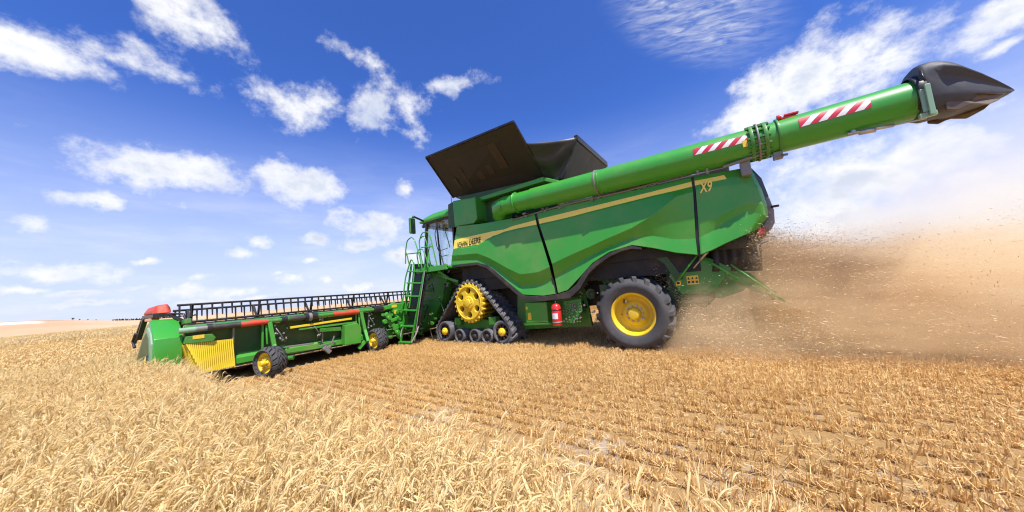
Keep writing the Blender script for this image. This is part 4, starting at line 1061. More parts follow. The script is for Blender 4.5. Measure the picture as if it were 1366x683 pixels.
# ---- cab
cabx0, cabx1 = -9.05, -7.1
cb = MB()
rf_ = [(-8.95, 4.30, .0), (-8.8, 4.42, .08), (-8.4, 4.49, .12), (-7.1, 4.50, .12)]
rings = []
for x, zt, ins in rf_:
    y0, y1 = 7.02 + ins * .5, 2 * YC - 7.02 - ins * .5
    rings.append([Vector((x, y0, 4.18)), Vector((x, y0 - .02, 4.28 if x > -8.9 else 4.24)), Vector((x, y0 + .14, zt)), Vector((x, y1 - .14, zt)), Vector((x, y1 + .02, 4.28 if x > -8.9 else 4.24)), Vector((x, y1, 4.18))])
cb.loft(rings, smooth=False, cap=True); part('cab_roof', cb, 'green', CH, bevel=.03)
rd = MB().box((-8.85, 7.1, 4.10), (-7.2, 9.6, 4.19)); rd.box((-9.0, 7.2, 4.06), (-8.7, 9.5, 4.19)); part('roof_underside', rd, 'black', CH, bevel=.02)
wl_ = MB()
for y in (7.25, 7.5, 7.75, 8.9, 9.2): wl_.tube([(-8.99, y, 4.12), (-9.04, y, 4.11)], .06, 14)
part('work_lamp', wl_, 'steel', CH)
pb = MB()
for y in (7.12, 9.58):
    pb.bar((-8.85, y, 2.35), (-8.65, y, 4.15), .09, .07); pb.bar((-7.3, y, 2.35), (-7.25, y, 4.15), .12, .08)
pb.bar((-8.0, 7.1, 2.4), (-8.1, 7.1, 4.15), .05, .05)
part('cab_pillar', pb, 'black', CH, bevel=.01)
gl = MB()
gl.hexa([(-9.0, 7.15, 2.4), (-7.2, 7.15, 2.4), (-7.2, 7.17, 2.4), (-9.0, 7.17, 2.4), (-8.8, 7.15, 4.12), (-7.2, 7.15, 4.12), (-7.2, 7.17, 4.12), (-8.8, 7.17, 4.12)])
gl.hexa([(-9.0, 9.53, 2.4), (-7.2, 9.53, 2.4), (-7.2, 9.55, 2.4), (-9.0, 9.55, 2.4), (-8.8, 9.53, 4.12), (-7.2, 9.53, 4.12), (-7.2, 9.55, 4.12), (-8.8, 9.55, 4.12)])
gl.hexa([(-9.08, 7.2, 2.4), (-9.06, 7.2, 2.4), (-9.06, 9.5, 2.4), (-9.08, 9.5, 2.4), (-8.88, 7.2, 4.12), (-8.86, 7.2, 4.12), (-8.86, 9.5, 4.12), (-8.88, 9.5, 4.12)])
part('cab_window', gl, 'cabglass', CH, fix=False)
fl_ = MB().box((-9.0, 7.1, 2.2), (-6.9, 9.6, 2.4)); fl_.box((-7.15, 7.15, 2.3), (-6.8, 9.55, 4.3)); fl_.box((-8.7, 7.2, 1.7), (-7.0, 9.5, 2.2)); part('cab_floor', fl_, 'dark', CH, bevel=.02)
se = MB().box((-8.0, 8.05, 2.6), (-7.5, 8.65, 2.85)); se.box((-7.6, 8.05, 2.85), (-7.45, 8.65, 3.55)); part('operator_seat', se, 'black', CH, bevel=.05)
mi = MB(); mt_ = aty(549, 291, 6.4); mb_ = aty(549.5, 312, 6.4)
mi.box((mt_.x - .05, 6.30, mb_.z), (mt_.x + .05, 6.52, mt_.z)); mo = part('wing_mirror', mi, 'green2', CH, bevel=.03)
part('mirror_arm', MB().tube([mt_ + Vector((.0, .02, -.03)), mt_ + Vector((.02, .06, .06)), (-8.75, 6.95, 4.28), (-8.75, 7.2, 4.22)], .035, 8), 'black', mo)
part('mirror_glass', MB().box((mt_.x + .052, 6.32, mb_.z + .03), (mt_.x + .058, 6.50, mt_.z - .03)), 'glass', mo)
an = MB().tube([(-7.6, 7.4, 4.5), (-7.6, 7.4, 4.95)], .01, 5); part('antenna', an, 'black', CH)
# platform, rails
pf = MB(); a_ = aty(560, 357, 6.45); b_ = aty(602, 352, 6.75)
pf.box((-8.35, 6.35, 2.33), (-6.9, 7.1, 2.40)); pf.box((-8.4, 6.33, 2.28), (-6.9, 6.40, 2.44)); pf.box((-8.4, 6.33, 2.28), (-8.33, 7.1, 2.44))
pf.bar((-8.1, 6.7, 2.3), (-7.0, 6.9, 1.9), .06, .08); pf.bar((-7.6, 6.6, 2.3), (-7.2, 7.3, 1.7), .06, .08)
part('platform', pf, 'green', CH, bevel=.01)
def rail(pts, y, r=.019, nm='hand_rail', mt='green'):
    P_ = [aty(p[0], p[1], y if len(p) < 3 else p[2]) for p in pts]
    # round the corners
    out = [P_[0]]
    for i in range(1, len(P_) - 1):
        a, b_, c = P_[i - 1], P_[i], P_[i + 1]; d1 = min(.09, (a - b_).length * .4); d2 = min(.09, (c - b_).length * .4)
        s, e = b_ + (a - b_).normalized() * d1, b_ + (c - b_).normalized() * d2
        for k in range(5):
            t_ = k / 4; out.append(s.lerp(b_, t_).lerp(b_.lerp(e, t_), t_))
    out.append(P_[-1]); return part(nm, MB().tube(out, r, 8), mt, CH, fix=False)
rail([(541, 352), (541, 335), (543, 321), (549, 316), (553, 320), (558, 336), (560, 343), (563, 358)], 6.25)
rail([(541.5, 339), (559.5, 337)], 6.25)
rail([(564, 352), (561, 340), (559, 322), (563, 310.5), (571, 309), (574, 316), (579, 337), (584, 358)], 6.35)
rail([(562, 330), (577.5, 329)], 6.35); rail([(561, 318), (565, 314), (569, 323), (572, 340), (575, 356)], 6.5)
rail([(583, 300, 7.0), (580, 312, 6.9), (583, 330, 6.8), (590, 345, 6.7)], 6.8, r=.014, mt='black'); rail([(592, 303), (597, 318), (600, 330)], 6.85, r=.014, mt='green')
rail([(586, 335), (597, 331)], 6.85, r=.012, mt='green'); rail([(586, 343), (598, 340)], 6.85, r=.012, mt='green')
rail([(586, 326, 6.75), (588, 340, 6.75), (593, 356, 6.7)], 6.8, r=.018, mt='black')
# ladder
LY0, LY1 = 6.0, 6.3
def lad(px, py, f): return aty(px, py, LY0 + (LY1 - LY0) * f)
ld = MB()
Lb, Rb_ = lad(534.5, 456, 0), lad(549, 456.5, 0)
Lt, Rt = lad(549, 352, 1), lad(568, 352, 1)
ld.bar(Lb, Lt, .03, .07, up=(0, 1, 0)); ld.bar(Rb_, Rt, .03, .07, up=(0, 1, 0))
lo_ = part('ladder', ld, 'green', CH, bevel=.006)
for k, f in enumerate((0.0, .20, .40, .58, .75, .90)):
    a, b_ = Lb.lerp(Lt, f), Rb_.lerp(Rt, f); st2 = MB().bar(a + Vector((0, -.02, 0)), b_ + Vector((0, -.02, 0)), .16, .045)
    part('ladder_step', st2, 'green', lo_, bevel=.012)
bk = MB().prism([lad(539, 440, 0) + Vector((0, .12, 0)), lad(555, 438, 0) + Vector((0, .12, 0)), Rt + Vector((0, .08, 0)), Lt + Vector((0, .08, 0))], (0, .03, 0)); part('ladder_backing', bk, 'black', lo_)
rail([(536, 412, 6.05), (541, 370, 6.15), (546, 353, 6.2), (548.5, 345.5, 6.2), (552, 350, 6.2), (553, 362, 6.2), (550, 385, 6.12), (546, 410, 6.08)], 6.1, r=.022)
rail([(553, 455, 6.0), (560, 405, 6.1), (567, 360, 6.28)], 6.1, r=.014, mt='steel'); rail([(556, 438, 6.1), (566, 362, 6.32)], 6.1, r=.03, mt='black')
rail([(534, 457, 6.0), (535, 443, 6.0), (538, 436, 6.0)], 6.0, r=.018, mt='white'); rail([(549, 457, 6.0), (556, 444, 6.0), (558, 436, 6.0)], 6.0, r=.018, mt='white')
rail([(559, 356, 6.3), (556, 340, 6.3), (558, 333, 6.3), (564, 332, 6.3), (569, 345, 6.3), (571, 357, 6.3)], 6.3)
rail([(546, 353, 6.3), (543, 341, 6.25), (541, 335, 6.25)], 6.25); rail([(573, 357, 6.6), (571, 338, 6.7), (574, 325, 6.7)], 6.6, r=.015)
# feeder house with its clutter of valves, hoses and chains
fh = MB().hexa([(-9.15, 7.5, .45), (-6.4, 7.5, 1.15), (-6.4, 9.2, 1.15), (-9.15, 9.2, .45), (-9.15, 7.5, 1.35), (-6.4, 7.5, 2.15), (-6.4, 9.2, 2.15), (-9.15, 9.2, 1.35)])
part('feeder_house', fh, 'green2', CH, bevel=.02)
sd = MB(); sd.prism([aty(x, y, 6.9) for x, y in ((566, 352), (580, 362), (596, 372), (590, 400), (578, 425), (560, 445), (555, 430), (562, 395))], (0, .3, 0)); part('feeder_shield', sd, 'green2', CH, bevel=.01)
g1, g2, g3 = MB(), MB(), MB(); rr = random.Random(31)
for k in range(46):
    px, py = rr.uniform(556, 600), rr.uniform(352, 445)
    if px > 556 + (450 - py) * .5 + 14: px = 560 + rr.uniform(0, 18)
    p = aty(px, py, rr.uniform(6.55, 6.85)); s = rr.uniform(.03, .09)
    k3 = k % 3
    if k3 == 0: g1.tube([p, p + Vector((rr.uniform(-.2, .2), rr.uniform(-.1, .1), rr.uniform(-.3, .1))), p + Vector((rr.uniform(-.3, .3), 0, rr.uniform(-.5, -.1)))], rr.uniform(.01, .022), 6)
    elif k3 == 1: g2.box(p - Vector((s, .03, s * .7)), p + Vector((s, .05, s * .7)), rot=Matrix.Rotation(rr.uniform(-.6, .6), 3, 'Y'))
    else: g3.tube([p, p + Vector((rr.uniform(-.12, .12), -.06, rr.uniform(-.1, .1)))], rr.uniform(.01, .03), 7)
part('feeder_hose', g1, 'black', CH, fix=False); part('valve_block', g2, 'green2', CH, bevel=.006); part('feeder_fitting', g3, 'grey', CH, fix=False)
dcl = aty(563.5, 366, 6.5); part('warning_decal', MB().box((dcl.x - .03, dcl.y, dcl.z - .10), (dcl.x + .03, dcl.y + .006, dcl.z + .10)), 'amber', CH)

# ---- fire extinguisher hung on its bracket
pe0, pe1 = aty(741, 404, 6.60), aty(744, 434, 6.60)
FE = thing('fire_extinguisher', (pe1.x, 6.60, pe1.z), 'red fire extinguisher strapped upright between the track and the rear wheel', 'fire extinguisher')
d_ = (pe0 - pe1)
m_ = MB(); m_.tube([pe1, pe1 + d_ * .06, pe1 + d_ * .82, pe1 + d_ * .92, pe1 + d_ * .97], [.105, .115, .115, .09, .035], 20); part('cylinder', m_, 'red', FE, fix=False)
part('valve', MB().tube([pe1 + d_ * .95, pe1 + d_ * 1.06], .022, 8).bar(pe1 + d_ * 1.04 + Vector((-.05, 0, 0)), pe1 + d_ * 1.10 + Vector((.06, 0, 0)), .02, .02), 'black', FE)
part('label_plate', MB().loft([[pe1 + d_ * f + Vector((math.sin(a) * .117, -math.cos(a) * .117, 0)) for a in (-.7, -.35, 0, .35, .7)] for f in (.30, .55)], close=False), 'white', FE, fix=False)
part('strap', MB().lathe(pe1 + d_ * .7, [(-.012, .1165), (-.012, .122), (.012, .122), (.012, .1165)], 20, axis='z'), 'black', FE)
part('strap', MB().lathe(pe1 + d_ * .14, [(-.02, .1165), (-.02, .122), (.02, .122), (.02, .1165)], 20, axis='z'), 'grey', FE)
# ================================================================== HEADER
XB = -9.2
HD = thing('draper_header', (-9.8, YC, 0), 'very wide green grain header with black reel, lowered into the wheat ahead of the harvester', 'header')
def hx(px, py, x=XB): return atx(px, py, x)
Y0, Y1 = 1.22, 2 * YC - 1.22
def rod_y(mb, x, z, r, ya, yb, n=14): mb.tube([(x, ya, z), (x, yb, z)], r, n)
# back sheet and beams (run the full width)
bs = MB().prism([(XB - .10, Y0, 1.17), (XB - .16, Y0, .42), (XB - .20, Y0, .42), (XB - .14, Y0, 1.17)], (0, Y1 - Y0, 0)); part('back_sheet', bs, 'dgreen', HD)  # dark green puts the shade under the tube into the sheet's colour
bm_ = MB().prism([(XB - .12, Y0, 1.19), (XB + .02, Y0, 1.19), (XB + .02, Y0, 1.31), (XB - .12, Y0, 1.33)], (0, Y1 - Y0, 0)); part('top_beam', bm_, 'green2', HD, bevel=.012)
lb_ = MB().prism([(XB - .22, 1.9, .36), (XB - .02, 1.9, .36), (XB - .02, 1.9, .50), (XB - .10, 1.9, .55), (XB - .22, 1.9, .55)], (0, 2 * YC - 3.8, 0)); part('lower_beam', lb_, 'green', HD, bevel=.012)
tbm = MB(); rod_y(tbm, XB + .08, 1.235, .055, Y0, 6.2); rod_y(tbm, XB + .08, 1.235, .055, 2 * YC - 6.2, Y1); part('drive_tube', tbm, 'green2', HD, fix=False)
for (a, b_, r, mt) in ((239, 262, .058, 'palegreen'), (262, 286, .060, 'grey'), (277, 284, .085, 'black'), (284, 322, .062, 'trim'), (322, 358, .064, 'orange'), (376, 384, .085, 'black'), (386, 412, .062, 'trim'), (408, 424, .095, 'black'), (412, 416, .11, 'grey'), (446, 474, .064, 'orange'), (472, 479, .075, 'orange'), (499, 510, .12, 'black')):
    ya, yb = hx(a, 435, XB + .08), hx(b_, 430, XB + .08)
    # place on the tube by its y
    fa_, fb_ = hx(a, 439.6 - (a - 239) * .1105, XB + .13).y, hx(b_, 439.6 - (b_ - 239) * .1105, XB + .13).y
    for mirr in (0, 1):
        y_a, y_b = (fa_, fb_) if not mirr else (2 * YC - fb_, 2 * YC - fa_)
        nm = 'reflector_sleeve' if mt == 'orange' else 'shaft_coupling'
        part(nm, MB().tube([(XB + .08, y_a, 1.235), (XB + .08, y_b, 1.235)], r, 14), mt, HD, fix=False)
# vertical stays, brackets on the back
def both_part(nm, mb, mt, bevel=0.0):
    a = part(nm, mb, mt, HD, bevel=bevel); part(nm, mb.mirror(YC), mt, HD, bevel=bevel); return a
for px in (311, 430, 492):
    y = hx(px, 445).y; both_part('stay', MB().bar((XB + .02, y, 1.2), (XB - .02, y, .5), .03, .04), 'grey')
for px in (356, 479):
    y = hx(px, 445).y
    m_ = MB().bar((XB + .02, y - .09, 1.2), (XB + .02, y - .09, .55), .04, .05); m_.bar((XB + .10, y + .02, 1.22), (XB + .16, y + .10, .62), .09, .07); m_.bar((XB + .16, y + .10, .66), (XB + .45, y + .02, .36), .08, .07)
    m_.tube([(XB + .06, y - .03, 1.15), (XB + .1, y - .02, .7)], .022, 8)
    both_part('wheel_arm', m_, 'green', .008)
for px in (372, 420, 495):
    y = hx(px, 445).y; m_ = MB(); rr = random.Random(px)
    for k in range(9): p = Vector((XB + .03, y + rr.uniform(-.16, .16), rr.uniform(.65, 1.15))); m_.tube([p, p + Vector((.06, rr.uniform(-.05, .05), rr.uniform(-.06, .06)))], rr.uniform(.012, .03), 7)
    m_.tube([(XB + .04, y - .1, 1.1), (XB + .10, y, .9), (XB + .04, y + .12, .7)], .014, 6)
    both_part('hose_bundle', m_, 'grey')
# bars, box and housing in the second bay
ya, yb = hx(387, 435, XB + .08).y, hx(469, 426, XB + .08).y
both_part('yellow_bar', MB().bar((XB + .08, ya, 1.02), (XB + .08, yb, 1.055), .05, .055), 'yellow', .006)
both_part('support_bar', MB().bar((XB + .06, hx(397, 440).y, .95), (XB + .06, hx(474, 430).y, .93), .05, .05), 'green', .006)
q = [hx(455, 434), hx(472, 431), hx(477, 437), hx(477, 457), hx(455, 460)]
both_part('drive_cover', MB().prism([p + Vector((.0, 0, 0)) for p in q], (.22, 0, 0)), 'green', .012)
q = [hx(425, 443), hx(453, 441), hx(453, 436), hx(425, 438)]
both_part('mount_rail', MB().prism(q, (.10, 0, 0)), 'green2', .008)
m_ = MB()
for (a, b_, c, d, w_) in ((432, 463, 440, 470, .10), (446, 448, 438, 470, .03), (425, 462, 450, 455, .03), (441, 462, 430, 466, .07), (380, 463, 418, 458, .04)):
    m_.bar(hx(a, b_, XB + .08), hx(c, d, XB + .08), w_, w_)
both_part('linkage', m_, 'grey', .006)
both_part('front_brace', MB().bar(hx(478, 465, XB + .1), hx(487, 455, XB + .15), .12, .10), 'green', .01)
# small green tray and decal behind the end shield
q = [hx(246, 449), hx(281, 445), hx(286, 450), hx(282, 455), hx(243, 459)]
tr_ = both_part('tray', MB().prism(q, (.16, 0, 0)), 'green2', .01)
dc = hx(265, 449.5, XB + .17); part('warning_decal', MB().box((XB + .161, dc.y - .085, dc.z - .035), (XB + .167, dc.y + .085, dc.z + .04)), 'yellow', tr_)

# ribbed yellow deflector
TL, TR, BR, BL, SL = hx(248, 461, XB + .10), hx(309, 454, XB + .02), hx(312.5, 488, XB + .10), hx(267, 497, XB + .14), hx(242, 492, XB - .3)
TL0 = hx(241, 462, XB - .02)
m_ = MB().prism([TL0, TL, BL, SL], (-.03, .01, 0)); m_.prism([TL, TR, BR, BL], (-.03, 0, 0))
nr_ = (TR - TL).cross(BL - TL).normalized(); nr_ = nr_ if nr_.x > 0 else -nr_
N = 22
for k in range(N + 1):
    u = k / N; px_ = 248.5 + 60 * u; xb_ = px_ + 3
    t0 = hx(px_, 461 - 7 * u, XB + .10 - .08 * u)
    yb_ = 461 + (xb_ - 248) * 36 / 19 if xb_ < 267 else 497 - (xb_ - 267) * 9 / 45.5
    b0 = hx(xb_, yb_ - 1.0, XB + .10 - .08 * u + .04 * min(1, (yb_ - 461) / 36)) if yb_ - 461 > 4 else t0 + Vector((0, .002, -.05))
    e = (t0 - b0).normalized()
    m_.bar(b0 - e * .025 + nr_ * .03, t0 + e * .03 + nr_ * .03, .022, .05, up=tuple(nr_))
for k in range(9):
    u = k / 8; t0, b0 = TL0.lerp(TL, u), SL.lerp(BL, u); m_.bar(b0, t0 + Vector((0, 0, .02)), .018, .02, up=(0, 1, 0))
rd_ = part('crop_deflector', m_, mat('yellow_plastic', (0.90, 0.66, 0.03), 0.45, 0, 0.1, 0.12), HD)
part('crop_deflector', m_.mirror(YC), 'yellow', HD)

# end shields: broad rounded wedges
def shield_mesh():
    ys, yo = .80, 1.20
    prof = [(-9.18, 1.12), (-9.5, 1.32), (-9.9, 1.50), (-10.5, 1.36), (-11.5, .92), (-12.5, .42), (-12.55, .12), (-10.6, .08), (-9.30, .10), (-9.18, .50)]
    n = len(prof); m_ = MB(); cx, cz = -10.3, .8
    loops = []
    for (y, f) in ((ys + .012, .80), (ys + .0, .93), (ys + .012, .985), (ys + .05, 1.0), (yo, 1.0)):
        loops.append([Vector((cx + (x - cx) * (f if x < -9.6 else 1 - (1 - f) * .28), y, cz + (z - cz) * (f if True else 1))) for x, z in prof])
    m_.loft(loops, cap=True); return m_
sh = shield_mesh()
for k, mm in enumerate((sh, sh.mirror(YC))):
    so_ = part('end_shield', mm, 'green', HD, bevel=.02)
# outer cover, its pale green imitating glare, with window opening and badge (near side), on the outer face
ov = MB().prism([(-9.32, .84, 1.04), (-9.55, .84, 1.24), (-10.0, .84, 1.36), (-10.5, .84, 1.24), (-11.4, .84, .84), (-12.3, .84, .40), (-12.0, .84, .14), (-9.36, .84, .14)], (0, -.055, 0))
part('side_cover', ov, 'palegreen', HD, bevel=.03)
wv = MB().prism([(-9.50, .788, .80), (-9.70, .788, 1.12), (-10.1, .788, 1.24), (-10.6, .788, 1.10), (-11.6, .788, .60), (-11.0, .788, .62)], (0, -.012, 0)); part('cover_recess', wv, 'dgreen', HD, bevel=.01)
bd = MB().lathe((-9.72, .775, .70), [(0, .10), (-.015, .095), (-.015, .001)], 28); bo = part('badge', bd, 'trim', HD)
m_ = MB().lathe((-9.72, .757, .70), [(0, .092), (-.004, .088), (-.004, .078), (0, .074)], 28)
# small leaping stag silhouette
deer = [(-.055, .0), (-.03, .018), (.0, .016), (.022, .03), (.03, .05), (.02, .062), (.035, .055), (.05, .045), (.038, .036), (.034, .012), (.06, -.012), (.052, -.018), (.02, -.004), (-.01, -.006), (-.04, -.03), (-.058, -.034), (-.036, -.008)]
m_.prism([(-9.72 - a, .758, .70 + b_) for a, b_ in deer], (0, -.004, 0)); part('emblem', m_, 'stripe', bo, fix=False)
# divider nose ahead of the shield, half sunk in the wheat
dv_ = MB().loft([[Vector((x, 1.0 + w_ * math.cos(a), z + h_ * math.sin(a))) for a in [2 * math.pi * k / 12 for k in range(12)]] for x, z, w_, h_ in ((-12.2, .36, .2, .26), (-12.9, .30, .18, .22), (-13.5, .2, .10, .12), (-13.8, .12, .02, .02))], cap=True)
both_part('crop_divider', dv_, 'black')
# reel end: arm, orange-red cap and black guards
def endcap(mirr):
    f = (lambda m: m.mirror(YC)) if mirr else (lambda m: m)
    z0 = 0
    c = MB().loft([[Vector((x, y, z)) for (x, z) in pr] for y, pr in ((.865, [(-10.3, 1.70), (-11.8, 1.68), (-11.9, 1.63), (-10.2, 1.63)]), (.92, [(-10.15, 1.81), (-11.6, 1.80), (-12.0, 1.63), (-10.0, 1.63)]), (1.07, [(-10.15, 1.83), (-11.6, 1.82), (-12.0, 1.63), (-10.0, 1.63)]), (1.13, [(-10.25, 1.74), (-11.5, 1.72), (-11.9, 1.63), (-10.05, 1.63)]))], smooth=False, cap=True)
    part('reel_end_cap', f(c), 'orange', HD, bevel=.02)
    k1 = MB().box((-12.05, .855, 1.55), (-9.98, 1.15, 1.622)); k1.bar((-9.98, 1.10, 1.58), (-9.6, 1.28, 1.40), .06, .05)
    k1.bar((-11.6, .88, 1.56), (-12.3, .84, 1.05), .09, .06); k1.bar((-12.0, .86, 1.5), (-12.7, .80, .95), .06, .06); k1.tube([(-12.2, .78, 1.2), (-12.5, .76, 1.0), (-12.3, .78, .85)], .03, 8); k1.tube([(-9.98, 1.12, 1.6), (-9.7, 1.26, 1.58), (-9.6, 1.30, 1.38)], .022, 8)
    part('reel_end_guard', f(k1), 'black', HD, bevel=.02)
    am = MB().box((-11.4, .85, 1.47), (-10.3, .98, 1.545)); part('amber_lamp', f(am), 'amber', HD, bevel=.02)
    a2 = MB().bar((-9.3, 1.28, 1.42), (-11.0, 1.28, 1.30), .10, .10); part('reel_arm', f(a2), 'green2', HD, bevel=.01)
endcap(0); endcap(1)
# reel: tube, spiders, six bats with fingers
RX, RZ = -10.70, 1.27; RRd = .55
rt = MB(); rod_y(rt, RX, RZ, .07, 1.45, 8.2, 12); rod_y(rt, RX, RZ, .07, 8.5, 2 * YC - 1.45, 12); rl_ = part('reel_tube', rt, 'black', HD, fix=False)
rest = MB()
angs = [72, 132, 192, 252, 312, 12]
for hf in (0, 1):
    ya, yb = (1.26, 8.2) if hf == 0 else (8.5, 2 * YC - 1.26)
    for a in angs:
        bx, bz = RX + RRd * math.cos(R_(a)), RZ + RRd * math.sin(R_(a))
        bt = MB(); rod_y(bt, bx, bz, .026, ya, yb, 8)
        bo_ = part('reel_bat', bt, 'black', HD, fix=False)
        n = int((yb - ya) / .185); fg = MB()
        for k in range(n):
            y = ya + .04 + k * .185
            fg.hexa([(bx + .040, y - .012, bz - .29), (bx + .055, y - .012, bz - .29), (bx + .055, y + .012, bz - .29), (bx + .040, y + .012, bz - .29), (bx - .02, y - .018, bz + .01), (bx + .02, y - .018, bz + .01), (bx + .02, y + .018, bz + .01), (bx - .02, y + .018, bz + .01)])
        if hf == 0 and a in (72, 12): part('reel_finger', fg, 'black', bo_, fix=False)
        else: rest.v, rest_o = rest.v, len(rest.v); rest.v += fg.v; rest.f += [tuple(i + rest_o for i in f_) for f_ in fg.f]; rest.mi += fg.mi; rest.sm += fg.sm
    for j in range(6):
        y = ya + .25 + (yb - ya - .5) * j / 5; sp2 = MB()
        for a in angs: sp2.bar((RX, y, RZ), (RX + RRd * math.cos(R_(a)), y, RZ + RRd * math.sin(R_(a))), .03, .05, up=(0, 1, 0))
        sp2.lathe((RX, y, RZ), [(-.02, .14), (.02, .14), (.02, .05)], 16)
        part('reel_spider', sp2, 'black', HD)
part1('reel_finger', rest, 'black', HD, fix=False)['kind'] = 'stuff'
# platform floor, draper belts, cutter bar
dp = MB().prism([(XB - .2, 1.3, .44), (-11.4, 1.3, .12), (-11.4, 1.3, .08), (XB - .2, 1.3, .36)], (0, 2 * YC - 2.6, 0)); part('draper_belt', dp, 'trim', HD)
cbm = MB().box((-11.5, 1.25, .05), (-11.38, 2 * YC - 1.25, .10))
for k in range(180):
    y = 1.3 + k * .078; cbm.add([(-11.5, y - .02, .075), (-11.5, y + .02, .075), (-11.62, y, .07)], [(0, 1, 2)])
part('cutter_bar', cbm, 'steel', HD, fix=False)
# centre adapter linking to the feeder house
ad = MB()
for (a, b_, c, d, w_, xx) in ((512, 411, 541, 405, .12, .15), (514, 418, 534, 450, .14, .2), (522, 405, 536, 440, .20, .12), (528, 414, 545, 425, .12, .22), (516, 430, 532, 424, .10, .25), (526, 437, 536, 432, .16, .2), (541, 408, 541, 440, .12, .1), (509, 420, 524, 420, .08, .2)):
    ad.bar(hx(a, b_, XB + xx), hx(c, d, XB + xx), w_, w_ * .8, up=(1, 0, 0))
ad.prism([hx(x, y, XB + .15) for x, y in ((524, 405), (545, 404), (541, 420), (532, 428), (522, 416))], (.08, 0, 0))
for (a, b_) in ((518, 424), (529, 443), (512, 429), (535, 436)):
    p = hx(a, b_, XB + .3); ad.tube([p, p + Vector((.10, 0, 0))], .07, 12)
ao = part('feeder_adapter', ad, 'green', HD, bevel=.012)
p = hx(526, 408.5, XB + .245); part('warning_decal', MB().box((XB + .235, p.y - .09, p.z - .04), (XB + .242, p.y + .09, p.z + .05)), 'yellow', ao)
p = hx(528, 416, XB + .245); part('warning_decal', MB().box((XB + .235, p.y - .05, p.z - .06), (XB + .242, p.y + .05, p.z + .06)), 'yellow', ao)
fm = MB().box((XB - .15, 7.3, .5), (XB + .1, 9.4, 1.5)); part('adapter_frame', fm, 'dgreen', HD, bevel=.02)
fz = MB(); rr = random.Random(41)
for k in range(26):
    p = hx(rr.uniform(506, 545), rr.uniform(408, 450), XB + .3); fz.tube([p, p + Vector((.05, rr.uniform(-.08, .08), rr.uniform(-.1, .05)))], rr.uniform(.01, .028), 7)
part('adapter_fitting', fz, 'dgreen', HD, fix=False)
# gauge wheels: axle roughly along Y but toed so that we see their tread
def gauge(cx, cy, R, w_, toe):
    o0_ = len(D.objects)
    wo = wheel((0, 0, 0), R, R * .66, w_, 16, HD, 1, .03, .10, 6)
    def fixo(o):
        me = o.data; org = ORG[HD.name]
        for v in me.vertices: v.co = Matrix.Rotation(R_(toe), 3, 'Z') @ (v.co + org) + Vector((cx, cy, R)) - org
        for c in o.children: fixo(c)
    fixo(wo)
gauge(-8.60, 2.36, .345, .30, 20); gauge(-8.80, 5.02, .345, .30, 7)
gauge(-8.62, 2 * YC - 2.55, .345, .27, 20); gauge(-8.80, 2 * YC - 5.25, .345, .27, 20)
part('wheel_axle', MB().tube([(-8.8, 2.5, .36), (-8.5, 2.9, .36)], .05, 10).tube([(-9.0, 5.2, .36), (-8.7, 5.6, .36)], .05, 10), 'green2', HD)
